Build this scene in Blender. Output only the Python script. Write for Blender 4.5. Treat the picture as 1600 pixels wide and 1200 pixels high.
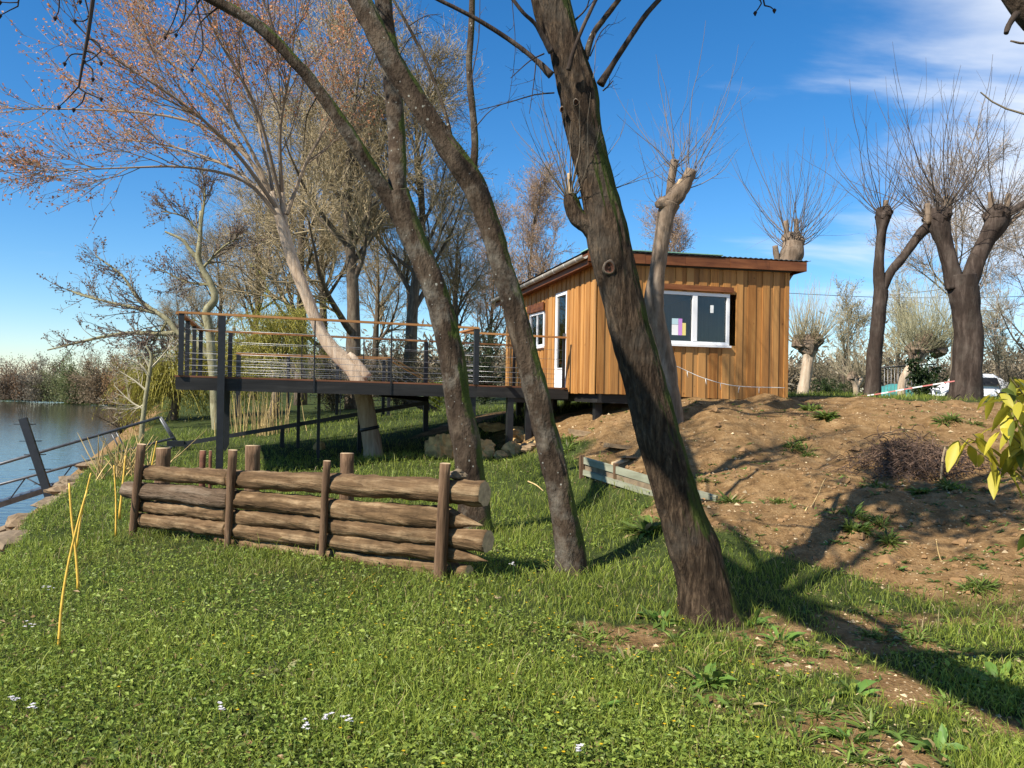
import bpy, math, random
import numpy as np
from mathutils import Vector, Matrix, noise as mnoise

for o in list(bpy.data.objects): bpy.data.objects.remove(o)
random.seed(7); RNG = np.random.default_rng(7)
S = bpy.context.scene; COL = S.collection

# ------------------------------------------------------------------ camera
F = 1256.0                                   # focal length in px of the 1600 px wide photograph
CAMZ = 1.6; ROLL = math.radians(1.0); PITCH = math.atan(5 / F)
_r0 = np.array([1., 0, 0]); _f = np.array([0, math.cos(PITCH), math.sin(PITCH)]); _u0 = np.array([0, -math.sin(PITCH), math.cos(PITCH)])
_r = math.cos(ROLL) * _r0 + math.sin(ROLL) * _u0; _u = -math.sin(ROLL) * _r0 + math.cos(ROLL) * _u0
cam = bpy.data.cameras.new('camera'); cam.lens = 36 * F / 1600; cam.sensor_width = 36; cam.clip_end = 2000; cam.clip_start = 0.05
co = bpy.data.objects.new('camera', cam); COL.objects.link(co)
m = Matrix.Identity(4)
for i in range(3): m[i][0] = _r[i]; m[i][1] = _u[i]; m[i][2] = -_f[i]
m[2][3] = CAMZ; co.matrix_world = m; S.camera = co
def at(px, py, Y):
    """world point seen at photo pixel (px,py) standing at distance Y in front of the camera"""
    d = _f + _r * (px - 800) / F + _u * (600 - py) / F
    p = d * (Y / d[1]); return np.array([p[0], p[1], p[2] + CAMZ])

# ------------------------------------------------------------------ sky, sun, exposure
SUN_H = np.array([0.768, 0.64]); SUN_EL = math.radians(44)      # horizontal travel of the light, elevation
W = bpy.data.worlds.new('World'); S.world = W; W.use_nodes = True
nt = W.node_tree; N = nt.nodes; L = nt.links; N.clear()
def nn(tree, t, **k):
    n = tree.nodes.new(t)
    for a, b in k.items(): setattr(n, a, b)
    return n
sky = nn(nt, 'ShaderNodeTexSky', sky_type='NISHITA'); sky.sun_disc = False; sky.sun_elevation = SUN_EL
sky.sun_rotation = math.atan2(-SUN_H[0], -SUN_H[1]); sky.air_density = 1.0; sky.dust_density = 0.0; sky.ozone_density = 6.0; sky.altitude = 50
tc = nn(nt, 'ShaderNodeTexCoord'); sep = nn(nt, 'ShaderNodeSeparateXYZ'); L.new(tc.outputs['Generated'], sep.inputs[0])
def mth(tree, op, a, b=None, c=None, clamp=False):
    n = tree.nodes.new('ShaderNodeMath'); n.operation = op; n.use_clamp = clamp
    for i, v in enumerate((a, b, c)):
        if v is None: continue
        if isinstance(v, (int, float)): n.inputs[i].default_value = v
        else: tree.links.new(v, n.inputs[i])
    return n.outputs[0]
dz = mth(nt, 'ADD', mth(nt, 'MAXIMUM', sep.outputs[2], 0.0), 0.12)
cx = mth(nt, 'DIVIDE', sep.outputs[0], dz); cy = mth(nt, 'DIVIDE', sep.outputs[1], dz)
cmb = nn(nt, 'ShaderNodeCombineXYZ'); L.new(mth(nt, 'MULTIPLY', mth(nt, 'ADD', cx, mth(nt, 'MULTIPLY', cy, -0.25)), 0.55), cmb.inputs[0]); L.new(mth(nt, 'MULTIPLY', cy, 1.0), cmb.inputs[1])
cmb.inputs[2].default_value = 6.1; cn = nn(nt, 'ShaderNodeTexNoise'); cn.inputs['Scale'].default_value = 1.7; cn.inputs['Detail'].default_value = 7; cn.inputs['Roughness'].default_value = 0.52; cn.inputs['Distortion'].default_value = 0.5
L.new(cmb.outputs[0], cn.inputs['Vector'])
side = nn(nt, 'ShaderNodeMapRange', interpolation_type='SMOOTHSTEP'); L.new(mth(nt, 'DIVIDE', cx, mth(nt, 'ADD', mth(nt, 'ABSOLUTE', cy), 0.3)), side.inputs[0])
side.inputs[1].default_value = 0.16; side.inputs[2].default_value = 0.6; side.inputs[3].default_value = -0.2; side.inputs[4].default_value = 0.215
cl = nn(nt, 'ShaderNodeMapRange', interpolation_type='SMOOTHSTEP'); L.new(mth(nt, 'ADD', cn.outputs[0], side.outputs[0]), cl.inputs[0])
cl.inputs[1].default_value = 0.45; cl.inputs[2].default_value = 0.82; cl.inputs[3].default_value = 0; cl.inputs[4].default_value = 0.9
mx = nn(nt, 'ShaderNodeMix', data_type='RGBA'); lowf = nn(nt, 'ShaderNodeMapRange', interpolation_type='SMOOTHSTEP'); L.new(sep.outputs[2], lowf.inputs[0]); lowf.inputs[1].default_value = .02; lowf.inputs[2].default_value = .2; L.new(mth(nt, 'MULTIPLY', cl.outputs[0], lowf.outputs[0]), mx.inputs[0]); hs = nn(nt, 'ShaderNodeHueSaturation'); hs.inputs['Saturation'].default_value = 1.25; L.new(sky.outputs[0], hs.inputs['Color']); L.new(hs.outputs[0], mx.inputs[6]); mx.inputs[7].default_value = (6.2, 6.5, 7.0, 1)
bg = nn(nt, 'ShaderNodeBackground'); L.new(mx.outputs[2], bg.inputs[0]); bg.inputs[1].default_value = 0.088
wo = nn(nt, 'ShaderNodeOutputWorld'); L.new(bg.outputs[0], wo.inputs[0])
sun = bpy.data.lights.new('sun', 'SUN'); sun.energy = 5.0; sun.angle = math.radians(0.53); sun.color = (1, 0.93, 0.82)
so = bpy.data.objects.new('sun', sun); COL.objects.link(so)
sd = Vector((SUN_H[0] * math.cos(SUN_EL), SUN_H[1] * math.cos(SUN_EL), -math.sin(SUN_EL))); so.rotation_euler = sd.to_track_quat('-Z', 'Y').to_euler()
S.view_settings.view_transform = 'Standard'; S.view_settings.look = 'None'; S.view_settings.gamma = 1; S.view_settings.exposure = 0.9

# ------------------------------------------------------------------ numeric helpers
def vnoise(x, y, seed=0):
    xi = np.floor(x).astype(np.int64); yi = np.floor(y).astype(np.int64); fx = x - xi; fy = y - yi
    fx = fx * fx * (3 - 2 * fx); fy = fy * fy * (3 - 2 * fy)
    def h(a, b):
        n = (a * 374761393 + b * 668265263 + seed * 974634777) & 0x7fffffff
        n = ((n ^ (n >> 13)) * 1274126177) & 0x7fffffff
        return ((n ^ (n >> 16)) & 0xffff) / 65535.0
    return (h(xi, yi) * (1 - fx) + h(xi + 1, yi) * fx) * (1 - fy) + (h(xi, yi + 1) * (1 - fx) + h(xi + 1, yi + 1) * fx) * fy
def fbm(x, y, seed=0, oct=4):
    s = 0; a = 0.5
    for i in range(oct): s = s + a * vnoise(x * 2 ** i, y * 2 ** i, seed + i); a *= 0.5
    return s                                   # 0..~0.94
def sstep(a, b, x):
    t = np.clip((x - a) / (b - a), 0, 1); return t * t * (3 - 2 * t)
def nrm(v): return v / (np.linalg.norm(v, axis=-1, keepdims=True) + 1e-9)

# ------------------------------------------------------------------ terrain function
WATER = -3.5
_cp = []
for x in (-3.6, -1.5, 0.5, 2.5, 4.5):
    for y in (-7, -2, 1.5, 4, 6): _cp.append((x, y, -0.06 if x < -3 else 0.0))
for p in [(-4.1, 8.8, -.1), (-2.3, 7.8, -.03), (-.6, 6.7, 0), (.8, 7.0, 0), (-1.5, 10, 0), (.3, 9, 0.02), (-4.6, 12.5, 0.0), (-2.5, 13, .08),
          (-2.8, 16.3, .12), (-6.5, 17.5, .12), (-9, 24, .1), (-.8, 12.5, .1), (.8, 10.4, .03), (-5.5, 22, .4), (-3, 23, .75), (0, 22, .95), (6.5, 8.2, .45), (8, 11, .9), (7, 5, .25), (9, 16, 1.4), (6, 24, 1.42), (14, 24, 1.42),
          (-12, 45, .7), (0, 45, 1.1), (14, 40, 1.15), (26, 40, 1.15), (30, 20, 1.5), (30, 0, .8), (-12, 0, -.2), (12, -7, .1), (0, 60, 1.2), (30, 60, 1.5), (-12, 60, .8)]: _cp.append(p)
for px, py, Y in [(665, 712, 14.9), (790, 718, 15.3), (1045, 634, 14.2), (1226, 632, 15.4), (1600, 640, 15), (1350, 740, 10.5), (1500, 760, 9.5), (1200, 760, 9.5), (1130, 800, 8.4), (1400, 868, 7.5), (1585, 885, 6.8),
                  (1000, 700, 12), (900, 690, 13.4), (905, 752, 11.2), (965, 768, 10.5), (1020, 786, 9.9), (1085, 803, 9.0), (885, 655, 16.5), (850, 700, 15), (1250, 690, 12.3), (1430, 690, 12), (740, 652, 19.5)]:
    _cp.append(tuple(at(px, py, Y)))
_cp = np.array(_cp)
def _phi(r2): return 0.5 * r2 * np.log(r2 + 1e-9)
_n = len(_cp); _A = np.zeros((_n + 3, _n + 3)); _d2 = ((_cp[:, None, :2] - _cp[None, :, :2]) ** 2).sum(-1)
_A[:_n, :_n] = _phi(_d2) + np.eye(_n) * 0.15; _A[:_n, _n] = 1; _A[:_n, _n + 1:] = _cp[:, :2]; _A[_n, :_n] = 1; _A[_n + 1:, :_n] = _cp[:, :2].T
_w = np.linalg.solve(_A, np.concatenate([_cp[:, 2], np.zeros(3)]))
def bank_x(Y): return -5.0 - 0.385 * (Y - 7.8)
def bank_s(x, y): return (x - bank_x(y) + 0.5 * (fbm(x * .5, y * .5, 31) - .45)) * 0.933
def H(x, y):
    x = np.asarray(x, float); y = np.asarray(y, float); sh = x.shape; x = x.ravel(); y = y.ravel()
    xc = np.clip(x, -12, 30); yc = np.clip(y, -7, 60); out = np.empty_like(x)
    for i in range(0, len(x), 40000):
        a = xc[i:i + 40000]; b = yc[i:i + 40000]
        d2 = (a[:, None] - _cp[None, :, 0]) ** 2 + (b[:, None] - _cp[None, :, 1]) ** 2
        out[i:i + 40000] = _phi(d2) @ _w[:_n] + _w[_n] + a * _w[_n + 1] + b * _w[_n + 2]
    out = out + 0.05 * (fbm(x * .9, y * .9, 3) - .45) + soil_raw(x, y) * (0.42 * (fbm(x * 1.2, y * 1.2, 9, 5) - .45) + 0.08 * (fbm(x * 6, y * 6, 4, 3) - .42))
    s = bank_s(x, y); near = np.where(s > 0, out, out + s * 0.9 - 0.05)
    far = np.clip((y - (178 - (x + 113) * .6)) * 0.5 + WATER, -6, -3.15) + 0.25 * (fbm(x * .2, y * .2, 5) - .45)
    near = np.maximum(near, -6)
    r = np.where(s > 0, near, np.maximum(near, np.where(y > 60, far, -6)))
    return r.reshape(sh)
def soil_raw(x, y):
    """1 on the bare earth mound, 0 on the lawn"""
    e = x - np.interp(y, [4, 6.2, 7.6, 8.6, 10, 12, 14.2, 17, 20], [3.9, 3.0, 2.3, 1.75, 1.6, 0.9, 0.6, -0.6, -0.8])
    return sstep(-0.6, 0.9, e + 1.9 * (fbm(x * .9, y * .9, 12) - .45)) * sstep(5.2, 7.6, y + 1.0 * (fbm(x * 1.3, y * 1.3, 8) - .45)) * (1 - sstep(16.0, 18.5, y))
def soil(x, y):
    v = soil_raw(x, y); s = bank_s(x, y)
    v = np.maximum(v, sstep(0.1, -0.25, s))
    bare = .85 * sstep(.40, .66, fbm(x * 1.9 + 9, y * 1.9, 44, 5)) * sstep(-.6, 1.0, x) * sstep(7, 5, y)            # worn patches near the path
    path = sstep(0.5, 0.1, np.abs(x + 0.5 - (y - 19.5) * .9) / 2.2) * sstep(17.5, 18.5, y) * (1 - sstep(21, 23, y)) * .8
    return np.maximum(np.maximum(v, bare), path)

# ------------------------------------------------------------------ object helpers
OFF = {}
def tag(o, label=None, cat=None, group=None, kind=None):
    if label: o['label'] = label
    if cat: o['category'] = cat
    if group: o['group'] = group
    if kind: o['kind'] = kind
    return o
def thing(name, label, cat, loc=(0, 0, 0), group=None):
    o = bpy.data.objects.new(name, None); COL.objects.link(o); o.location = tuple(float(v) for v in loc); o.empty_display_size = 0.1
    OFF[o.name] = np.array(o.location, float); return tag(o, label, cat, group)
def mesh_np(name, V, quads=None, tris=None, mat=None, parent=None, smooth=False, mats=None, mat_idx=None, col=None):
    V = np.asarray(V, float).reshape(-1, 3); nq = 0 if quads is None else len(quads); ntr = 0 if tris is None else len(tris)
    if parent is not None: V = V - OFF[parent.name]
    me = bpy.data.meshes.new(name); me.vertices.add(len(V)); me.vertices.foreach_set('co', V.astype(np.float32).ravel())
    li = []; 
    if nq: li.append(np.asarray(quads, np.int32).ravel())
    if ntr: li.append(np.asarray(tris, np.int32).ravel())
    li = np.concatenate(li); me.loops.add(len(li)); me.loops.foreach_set('vertex_index', li)
    me.polygons.add(nq + ntr); ls = np.concatenate([np.arange(nq) * 4, nq * 4 + np.arange(ntr) * 3]).astype(np.int32); me.polygons.foreach_set('loop_start', ls)
    if mat_idx is not None: me.polygons.foreach_set('material_index', np.asarray(mat_idx, np.int32))
    me.polygons.foreach_set('use_smooth', np.full(nq + ntr, bool(smooth)))
    if col is not None:
        a = me.color_attributes.new('Col', 'FLOAT_COLOR', 'POINT'); c = np.ones((len(V), 4), np.float32); c[:, :3] = col; a.data.foreach_set('color', c.ravel())
    me.update(calc_edges=True); me.validate()
    for mm in (mats or [mat]): me.materials.append(mm)
    o = bpy.data.objects.new(name, me); COL.objects.link(o)
    if parent is not None: o.parent = parent; OFF[o.name] = OFF[parent.name]
    else: OFF[o.name] = np.zeros(3)
    return o
class MB:
    def __init__(s): s.V = []; s.Q = []; s.T = []; s.n = 0; s.C = []
    def add(s, V, Q=None, T=None, C=None):
        V = np.asarray(V, float).reshape(-1, 3); s.V.append(V)
        if Q is not None and len(Q): s.Q.append(np.asarray(Q) + s.n)
        if T is not None and len(T): s.T.append(np.asarray(T) + s.n)
        if C is not None: s.C.append(np.broadcast_to(np.asarray(C, float), V.shape))
        s.n += len(V); return s
    def build(s, name, mat, parent=None, smooth=False):
        V = np.concatenate(s.V); Q = np.concatenate(s.Q) if s.Q else None; T = np.concatenate(s.T) if s.T else None
        return mesh_np(name, V, Q, T, mat, parent, smooth, col=np.concatenate(s.C) if s.C else None)
BOXQ = np.array([[0, 3, 2, 1], [4, 5, 6, 7], [0, 1, 5, 4], [1, 2, 6, 5], [2, 3, 7, 6], [3, 0, 4, 7]])
def hexa(P): return np.asarray(P, float), BOXQ          # P: 4 bottom corners then 4 top corners
def obox(c, ex, ey, ez, a, b, h):
    """box centred at c with unit axes ex ey ez and full sizes a b h"""
    c = np.asarray(c, float); P = []
    for z in (-.5, .5):
        for x, y in ((-.5, -.5), (.5, -.5), (.5, .5), (-.5, .5)): P.append(c + ex * a * x + ey * b * y + ez * h * z)
    return np.array(P), BOXQ
def catmull(P, n):
    P = np.asarray(P, float)
    if len(P) == 2: return P[0] + (P[1] - P[0]) * np.linspace(0, 1, n)[:, None]
    Q = np.concatenate([[2 * P[0] - P[1]], P, [2 * P[-1] - P[-2]]]); t = np.linspace(0, len(P) - 1 - 1e-6, n); i = t.astype(int); f = (t - i)[:, None]
    a, b, c, d = Q[i], Q[i + 1], Q[i + 2], Q[i + 3]
    return 0.5 * (2 * b + (c - a) * f + (2 * a - 5 * b + 4 * c - d) * f ** 2 + (3 * b - a - 3 * c + d) * f ** 3)
def tube(P, R, sides=8, cap=True, amp=0.0, nscale=3.0, seed=0.0, long=0.3, amp2=0.0):
    """bent tapering tube along P; bumps of relative height amp stretched along the tube"""
    P = np.asarray(P, float); R = np.broadcast_to(np.asarray(R, float), (len(P),)); n = len(P)
    T = nrm(np.gradient(P, axis=0)); up = np.array([0.13, 0.97, 0.21]) if abs(T[0][2]) > .6 else np.array([0, 0, 1.]); V = []
    a = nrm(np.cross(T[0], up)); ang = np.arange(sides) * 2 * math.pi / sides; s_al = np.concatenate([[0], np.cumsum(np.linalg.norm(np.diff(P, axis=0), axis=1))])
    for i in range(n):
        a = nrm(a - T[i] * (a @ T[i])); b = np.cross(T[i], a); rr = np.full(sides, R[i])
        if amp:
            for k in range(sides):
                q = Vector((math.cos(ang[k]) * nscale + seed, math.sin(ang[k]) * nscale, s_al[i] / max(R.max(), 1e-3) * nscale * long))
                rr[k] *= 1 + amp * (mnoise.fractal(q, 0.8, 2.1, 4) + .6 * mnoise.noise(q * .35))
                if amp2: rr[k] *= 1 + amp2 * (abs(mnoise.noise(Vector((q.x * 4.2, q.y * 4.2, q.z * 2.2)))) * 2 - .5 + .6 * mnoise.noise(Vector((q.x * 9, q.y * 9, q.z * 6))))
        V.append(P[i] + rr[:, None] * (np.cos(ang)[:, None] * a + np.sin(ang)[:, None] * b))
    V = np.concatenate(V); k = np.arange(sides); Q = []
    base = (np.arange(n - 1) * sides)[:, None]; Q = np.stack([base + k, base + (k + 1) % sides, base + sides + (k + 1) % sides, base + sides + k], -1).reshape(-1, 4); Tt = None
    if cap:
        V = np.concatenate([V, P[:1], P[-1:]]); c0 = n * sides; e = (n - 1) * sides
        Tt = np.concatenate([np.stack([np.full(sides, c0), (k + 1) % sides, k], -1), np.stack([np.full(sides, c0 + 1), e + k, e + (k + 1) % sides], -1)])
    return V, Q, Tt
def prisms(P0, P1, R0, R1, n=3):
    """many thin tapering twigs at once"""
    D = nrm(P1 - P0); up = np.where(np.abs(D[:, 2:3]) > .9, np.array([[1., 0, 0]]), np.array([[0, 0, 1.]])); a = nrm(np.cross(D, up)); b = np.cross(D, a); M = len(P0)
    ang = np.arange(n) * 2 * math.pi / n; off = np.cos(ang)[None, :, None] * a[:, None] + np.sin(ang)[None, :, None] * b[:, None]
    V = np.concatenate([P0[:, None] + off * R0[:, None, None], P1[:, None] + off * R1[:, None, None]], 1).reshape(-1, 3)
    k = np.arange(n); Q = np.stack([k, (k + 1) % n, n + (k + 1) % n, n + k], -1)[None] + (np.arange(M) * 2 * n)[:, None, None]
    return V, Q.reshape(-1, 4)
def leaves(P, D, Nn, length, width, fold=0.25):
    """leaf-shaped folded blades: base P, direction D, upward side Nn -> 4 verts 2 tris... diamond with lifted edges"""
    M = len(P); Dn = nrm(D); Sd = nrm(np.cross(Dn, Nn)); Up = np.cross(Sd, Dn); l = np.broadcast_to(length, (M,))[:, None]; w = np.broadcast_to(width, (M,))[:, None]
    mid = P + Dn * l * .45
    V = np.stack([P, mid + Sd * w * .5 + Up * w * fold, P + Dn * l - Up * l * .12, mid - Sd * w * .5 + Up * w * fold], 1).reshape(-1, 3)
    i = (np.arange(M) * 4)[:, None]; T = np.concatenate([i + np.array([[0, 1, 2]]), i + np.array([[0, 2, 3]])]); return V, T
def rdir(n, rng=RNG): return nrm(rng.normal(size=(n, 3)))
class Br:                                       # a set of branches: points (N,K,3), radii (N,K)
    def __init__(s, P, R): s.P = P; s.R = R
    def segs(s): return s.P[:, :-1].reshape(-1, 3), s.P[:, 1:].reshape(-1, 3), s.R[:, :-1].ravel(), s.R[:, 1:].ravel()
def sprout(b, m, t0, t1, amin, amax, L, Lvar, K, rr, rmin, wob, trop, rng, tip=0.3, lt=0.5):
    Np, Kp = b.R.shape; M = Np * m; pi = np.repeat(np.arange(Np), m); t = rng.uniform(t0, t1, M) * (Kp - 1); i = np.minimum(t.astype(int), Kp - 2); f = (t - i)[:, None]
    p = b.P[pi, i] * (1 - f) + b.P[pi, i + 1] * f; d = nrm(b.P[pi, i + 1] - b.P[pi, i]); r0 = (b.R[pi, i] * (1 - f[:, 0]) + b.R[pi, i + 1] * f[:, 0]) * rr; r0 = np.maximum(r0, rmin)
    q = rng.normal(size=(M, 3)); q = nrm(q - d * (q * d).sum(1, keepdims=True)); a = rng.uniform(amin, amax, M)[:, None]; d = nrm(d * np.cos(a) + q * np.sin(a))
    ln = L * (1 - lt * t / (Kp - 1)) * rng.uniform(1 - Lvar, 1 + Lvar, M); P = np.empty((M, K, 3)); P[:, 0] = p; tr = np.asarray(trop, float)
    for k in range(1, K):
        d = nrm(d + rng.normal(size=(M, 3)) * wob + tr); P[:, k] = P[:, k - 1] + d * (ln / (K - 1))[:, None]
    R = r0[:, None] * np.linspace(1, tip, K)[None]; return Br(P, np.maximum(R, rmin * .6))
def add_br(mb, b, n=3, col=None):
    V, Q = prisms(*b.segs(), n=n); mb.add(V, Q, C=col)
def from_paths(paths, K):
    P = np.stack([catmull(p, K) for p, r0, r1 in paths]); R = np.stack([np.linspace(r0, r1, K) for p, r0, r1 in paths]); return Br(P, R)

# ------------------------------------------------------------------ materials
def mat(name):
    mt = bpy.data.materials.new(name); mt.use_nodes = True; t = mt.node_tree; t.nodes.clear()
    o = nn(t, 'ShaderNodeOutputMaterial'); b = nn(t, 'ShaderNodeBsdfPrincipled'); t.links.new(b.outputs[0], o.inputs[0]); return mt, t, b, o
def ramp(t, fac, stops):
    r = nn(t, 'ShaderNodeValToRGB'); t.links.new(fac, r.inputs[0]); e = r.color_ramp.elements
    while len(e) < len(stops): e.new(0.5)
    for i, (p, c) in enumerate(stops): e[i].position = p; e[i].color = (*c, 1)
    return r.outputs[0]
def noi(t, scale, detail=4, vec=None, rough=.55, dist=0.0):
    n = nn(t, 'ShaderNodeTexNoise'); n.inputs['Scale'].default_value = scale; n.inputs['Detail'].default_value = detail; n.inputs['Roughness'].default_value = rough; n.inputs['Distortion'].default_value = dist
    if vec is not None: t.links.new(vec, n.inputs['Vector'])
    return n.outputs[0]
def posv(t, sc=(1, 1, 1), rot=None):
    if rot is not None:
        g = nn(t, 'ShaderNodeNewGeometry'); mp = nn(t, 'ShaderNodeMapping', vector_type='TEXTURE'); mp.inputs['Rotation'].default_value = (0, 0, rot); mp.inputs['Scale'].default_value = tuple(1 / v for v in sc); t.links.new(g.outputs['Position'], mp.inputs['Vector']); return mp.outputs[0]
    g = nn(t, 'ShaderNodeNewGeometry'); mp = nn(t, 'ShaderNodeMapping'); mp.inputs['Scale'].default_value = sc; t.links.new(g.outputs['Position'], mp.inputs['Vector']); return mp.outputs[0]
def mixc(t, fac, a, b):
    n = nn(t, 'ShaderNodeMix', data_type='RGBA')
    for i, v in ((0, fac), (6, a), (7, b)):
        if isinstance(v, tuple): n.inputs[i].default_value = (*v, 1)
        elif isinstance(v, (int, float)): n.inputs[i].default_value = v
        else: t.links.new(v, n.inputs[i])
    return n.outputs[2]
def bump(t, b, h, strength=.5, dist=.02):
    n = nn(t, 'ShaderNodeBump'); n.inputs['Strength'].default_value = strength; n.inputs['Distance'].default_value = dist; t.links.new(h, n.inputs['Height']); t.links.new(n.outputs[0], b.inputs['Normal'])
def simple(name, c, rough=.6, metal=0.0, var=.0, sc=30):
    mt, t, b, o = mat(name); b.inputs['Roughness'].default_value = rough; b.inputs['Metallic'].default_value = metal
    if var:
        f = noi(t, sc, 5, posv(t)); t.links.new(ramp(t, f, [(.25, tuple(v * (1 - var) for v in c)), (.75, tuple(min(1, v * (1 + var)) for v in c))]), b.inputs['Base Color']); bump(t, b, f, .3, .01)
    else: b.inputs['Base Color'].default_value = (*c, 1)
    return mt
def bark(name, c0, c1, c2, moss=0.0, lichen=0.0, zs=.22, sc=9, moss_c=(.035, .05, .008), bstr=.8, bd=.03, rot=None, dark=.62, bigsc=1.7):
    mt, t, b, o = mat(name); b.inputs['Roughness'].default_value = .9; b.inputs['Specular IOR Level'].default_value = .15
    v = posv(t, (1, 1, zs)) if rot is None else posv(t, (.1, 1, 1), rot); f = noi(t, sc, 8, v, .66, .4); big = noi(t, bigsc, 5, posv(t), .62)
    c = ramp(t, f, [(.3, c0), (.5, c1), (.72, c2)]); c = mixc(t, mth(t, 'MULTIPLY', mth(t, 'SUBTRACT', big, .38, clamp=True), 2.2, clamp=True), c, tuple(x * dark for x in c1))
    if rot is not None: oi_ = nn(t, 'ShaderNodeObjectInfo'); c = mixc(t, mth(t, 'MULTIPLY', oi_.outputs['Random'], .45), c, (.085, .05, .026))
    if lichen:
        vo = nn(t, 'ShaderNodeTexVoronoi'); vo.inputs['Scale'].default_value = 15; t.links.new(posv(t), vo.inputs['Vector']); rad = mth(t, 'MULTIPLY', noi(t, 2.2, 4, posv(t)), .58 * lichen)
        spot = nn(t, 'ShaderNodeMapRange'); t.links.new(mth(t, 'SUBTRACT', mth(t, 'ADD', mth(t, 'SUBTRACT', rad, .24), mth(t, 'MULTIPLY', noi(t, 40, 2, posv(t)), .12)), vo.outputs['Distance']), spot.inputs[0]); spot.inputs[1].default_value = -.02; spot.inputs[2].default_value = .03
        c = mixc(t, mth(t, 'MULTIPLY', spot.outputs[0], .7), c, (.3, .3, .26))
        c = mixc(t, mth(t, 'MULTIPLY', mth(t, 'SUBTRACT', noi(t, 2.7, 7, posv(t), .68), .5, clamp=True), 4.0 * lichen, clamp=True), c, (.17, .155, .125))
    if moss:
        g = nn(t, 'ShaderNodeNewGeometry'); dp = nn(t, 'ShaderNodeVectorMath', operation='DOT_PRODUCT'); t.links.new(g.outputs['Normal'], dp.inputs[0]); dp.inputs[1].default_value = (.86, .1, .5)
        mm = nn(t, 'ShaderNodeMapRange', interpolation_type='SMOOTHSTEP'); t.links.new(mth(t, 'ADD', mth(t, 'MULTIPLY', dp.outputs['Value'], .5), mth(t, 'MULTIPLY', noi(t, 2.6, 5, posv(t)), 1.3)), mm.inputs[0])
        mm.inputs[1].default_value = 1.22 - .35 * moss; mm.inputs[2].default_value = 1.42 - .35 * moss; c = mixc(t, mth(t, 'MULTIPLY', mm.outputs[0], .9), c, mixc(t, noi(t, 60, 3, posv(t)), moss_c, tuple(x * 2.0 for x in moss_c)))
    t.links.new(c, b.inputs['Base Color']); bump(t, b, mth(t, 'ADD', f, mth(t, 'MULTIPLY', noi(t, 45, 4, v), .35)), bstr, bd); return mt
def wood(name, c0, c1, c2, axis=(1, 1, .06), sc=14, rough=.65, rand=.35, knots=True, bstr=.25):
    mt, t, b, o = mat(name); b.inputs['Roughness'].default_value = rough; b.inputs['Specular IOR Level'].default_value = .25
    oi = nn(t, 'ShaderNodeObjectInfo'); sh = nn(t, 'ShaderNodeVectorMath', operation='ADD'); t.links.new(posv(t, axis), sh.inputs[0])
    cm = nn(t, 'ShaderNodeCombineXYZ'); t.links.new(mth(t, 'MULTIPLY', oi.outputs['Random'], 37.0), cm.inputs[2]); t.links.new(cm.outputs[0], sh.inputs[1])
    f = noi(t, sc, 6, sh.outputs[0], .6, .6); c = ramp(t, f, [(.28, c0), (.5, c1), (.74, c2)])
    c = mixc(t, mth(t, 'MULTIPLY', oi.outputs['Random'], rand), c, tuple(x * .55 for x in c0))
    blot = noi(t, 2.3, 4, posv(t, (1, 1, .45))); c = mixc(t, mth(t, 'MULTIPLY', mth(t, 'SUBTRACT', blot, .5, clamp=True), 1.6, clamp=True), c, tuple(x * .6 for x in c0))
    if knots:
        lt_ = mth(t, 'FRACT', mth(t, 'MULTIPLY', oi.outputs['Random'], 7.31)); c = mixc(t, mth(t, 'MULTIPLY', lt_, .45), c, (.58, .33, .12)); stx = noi(t, 5, 6, posv(t, (1, 1, .07)), .65); c = mixc(t, mth(t, 'MULTIPLY', mth(t, 'SUBTRACT', stx, .5, clamp=True), 3.2, clamp=True), c, (.15, .075, .03))
        vo = nn(t, 'ShaderNodeTexVoronoi'); vo.inputs['Scale'].default_value = 3.4; t.links.new(posv(t, (1.3, 1.3, .8)), vo.inputs['Vector'])
        k = nn(t, 'ShaderNodeMapRange'); t.links.new(mth(t, 'ADD', vo.outputs['Distance'], mth(t, 'MULTIPLY', f, .08)), k.inputs[0]); k.inputs[1].default_value = .12; k.inputs[2].default_value = .06; c = mixc(t, mth(t, 'MULTIPLY', k.outputs[0], .8), c, (.06, .022, .008))
    t.links.new(c, b.inputs['Base Color']); bump(t, b, f, bstr, .004); return mt
def foliage(name, tint=(1, 1, 1), trans=.35, rough=.5):
    mt, t, b, o = mat(name); a = nn(t, 'ShaderNodeVertexColor', layer_name='Col'); c = mixc(t, 1.0, a.outputs[0], a.outputs[0]); b.inputs['Roughness'].default_value = rough; b.inputs['Specular IOR Level'].default_value = .35
    t.links.new(c, b.inputs['Base Color']); tr = nn(t, 'ShaderNodeBsdfTranslucent'); t.links.new(c, tr.inputs[0]); mxs = nn(t, 'ShaderNodeMixShader'); mxs.inputs[0].default_value = trans
    t.links.new(b.outputs[0], mxs.inputs[1]); t.links.new(tr.outputs[0], mxs.inputs[2]); t.links.new(mxs.outputs[0], o.inputs[0]); return mt
M = {}
M['leaf'] = foliage('leaf', trans=.42); M['twig'] = foliage('twig', trans=0.0, rough=.9)
M['bark_big'] = bark('bark_big', (.013, .008, .005), (.055, .036, .022), (.19, .13, .08), moss=1.1, lichen=.4, zs=.2, sc=30, bstr=1.0, bd=.06, dark=.5)
M['bark_grey'] = bark('bark_grey', (.014, .009, .006), (.05, .034, .022), (.15, .115, .08), moss=1.0, lichen=1.0, zs=.5, sc=5, bstr=.9, bd=.05)
M['bark_pale'] = bark('bark_pale', (.22, .15, .095), (.44, .34, .24), (.58, .49, .38), zs=.1, sc=12, bstr=.7, dark=.8)
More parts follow.
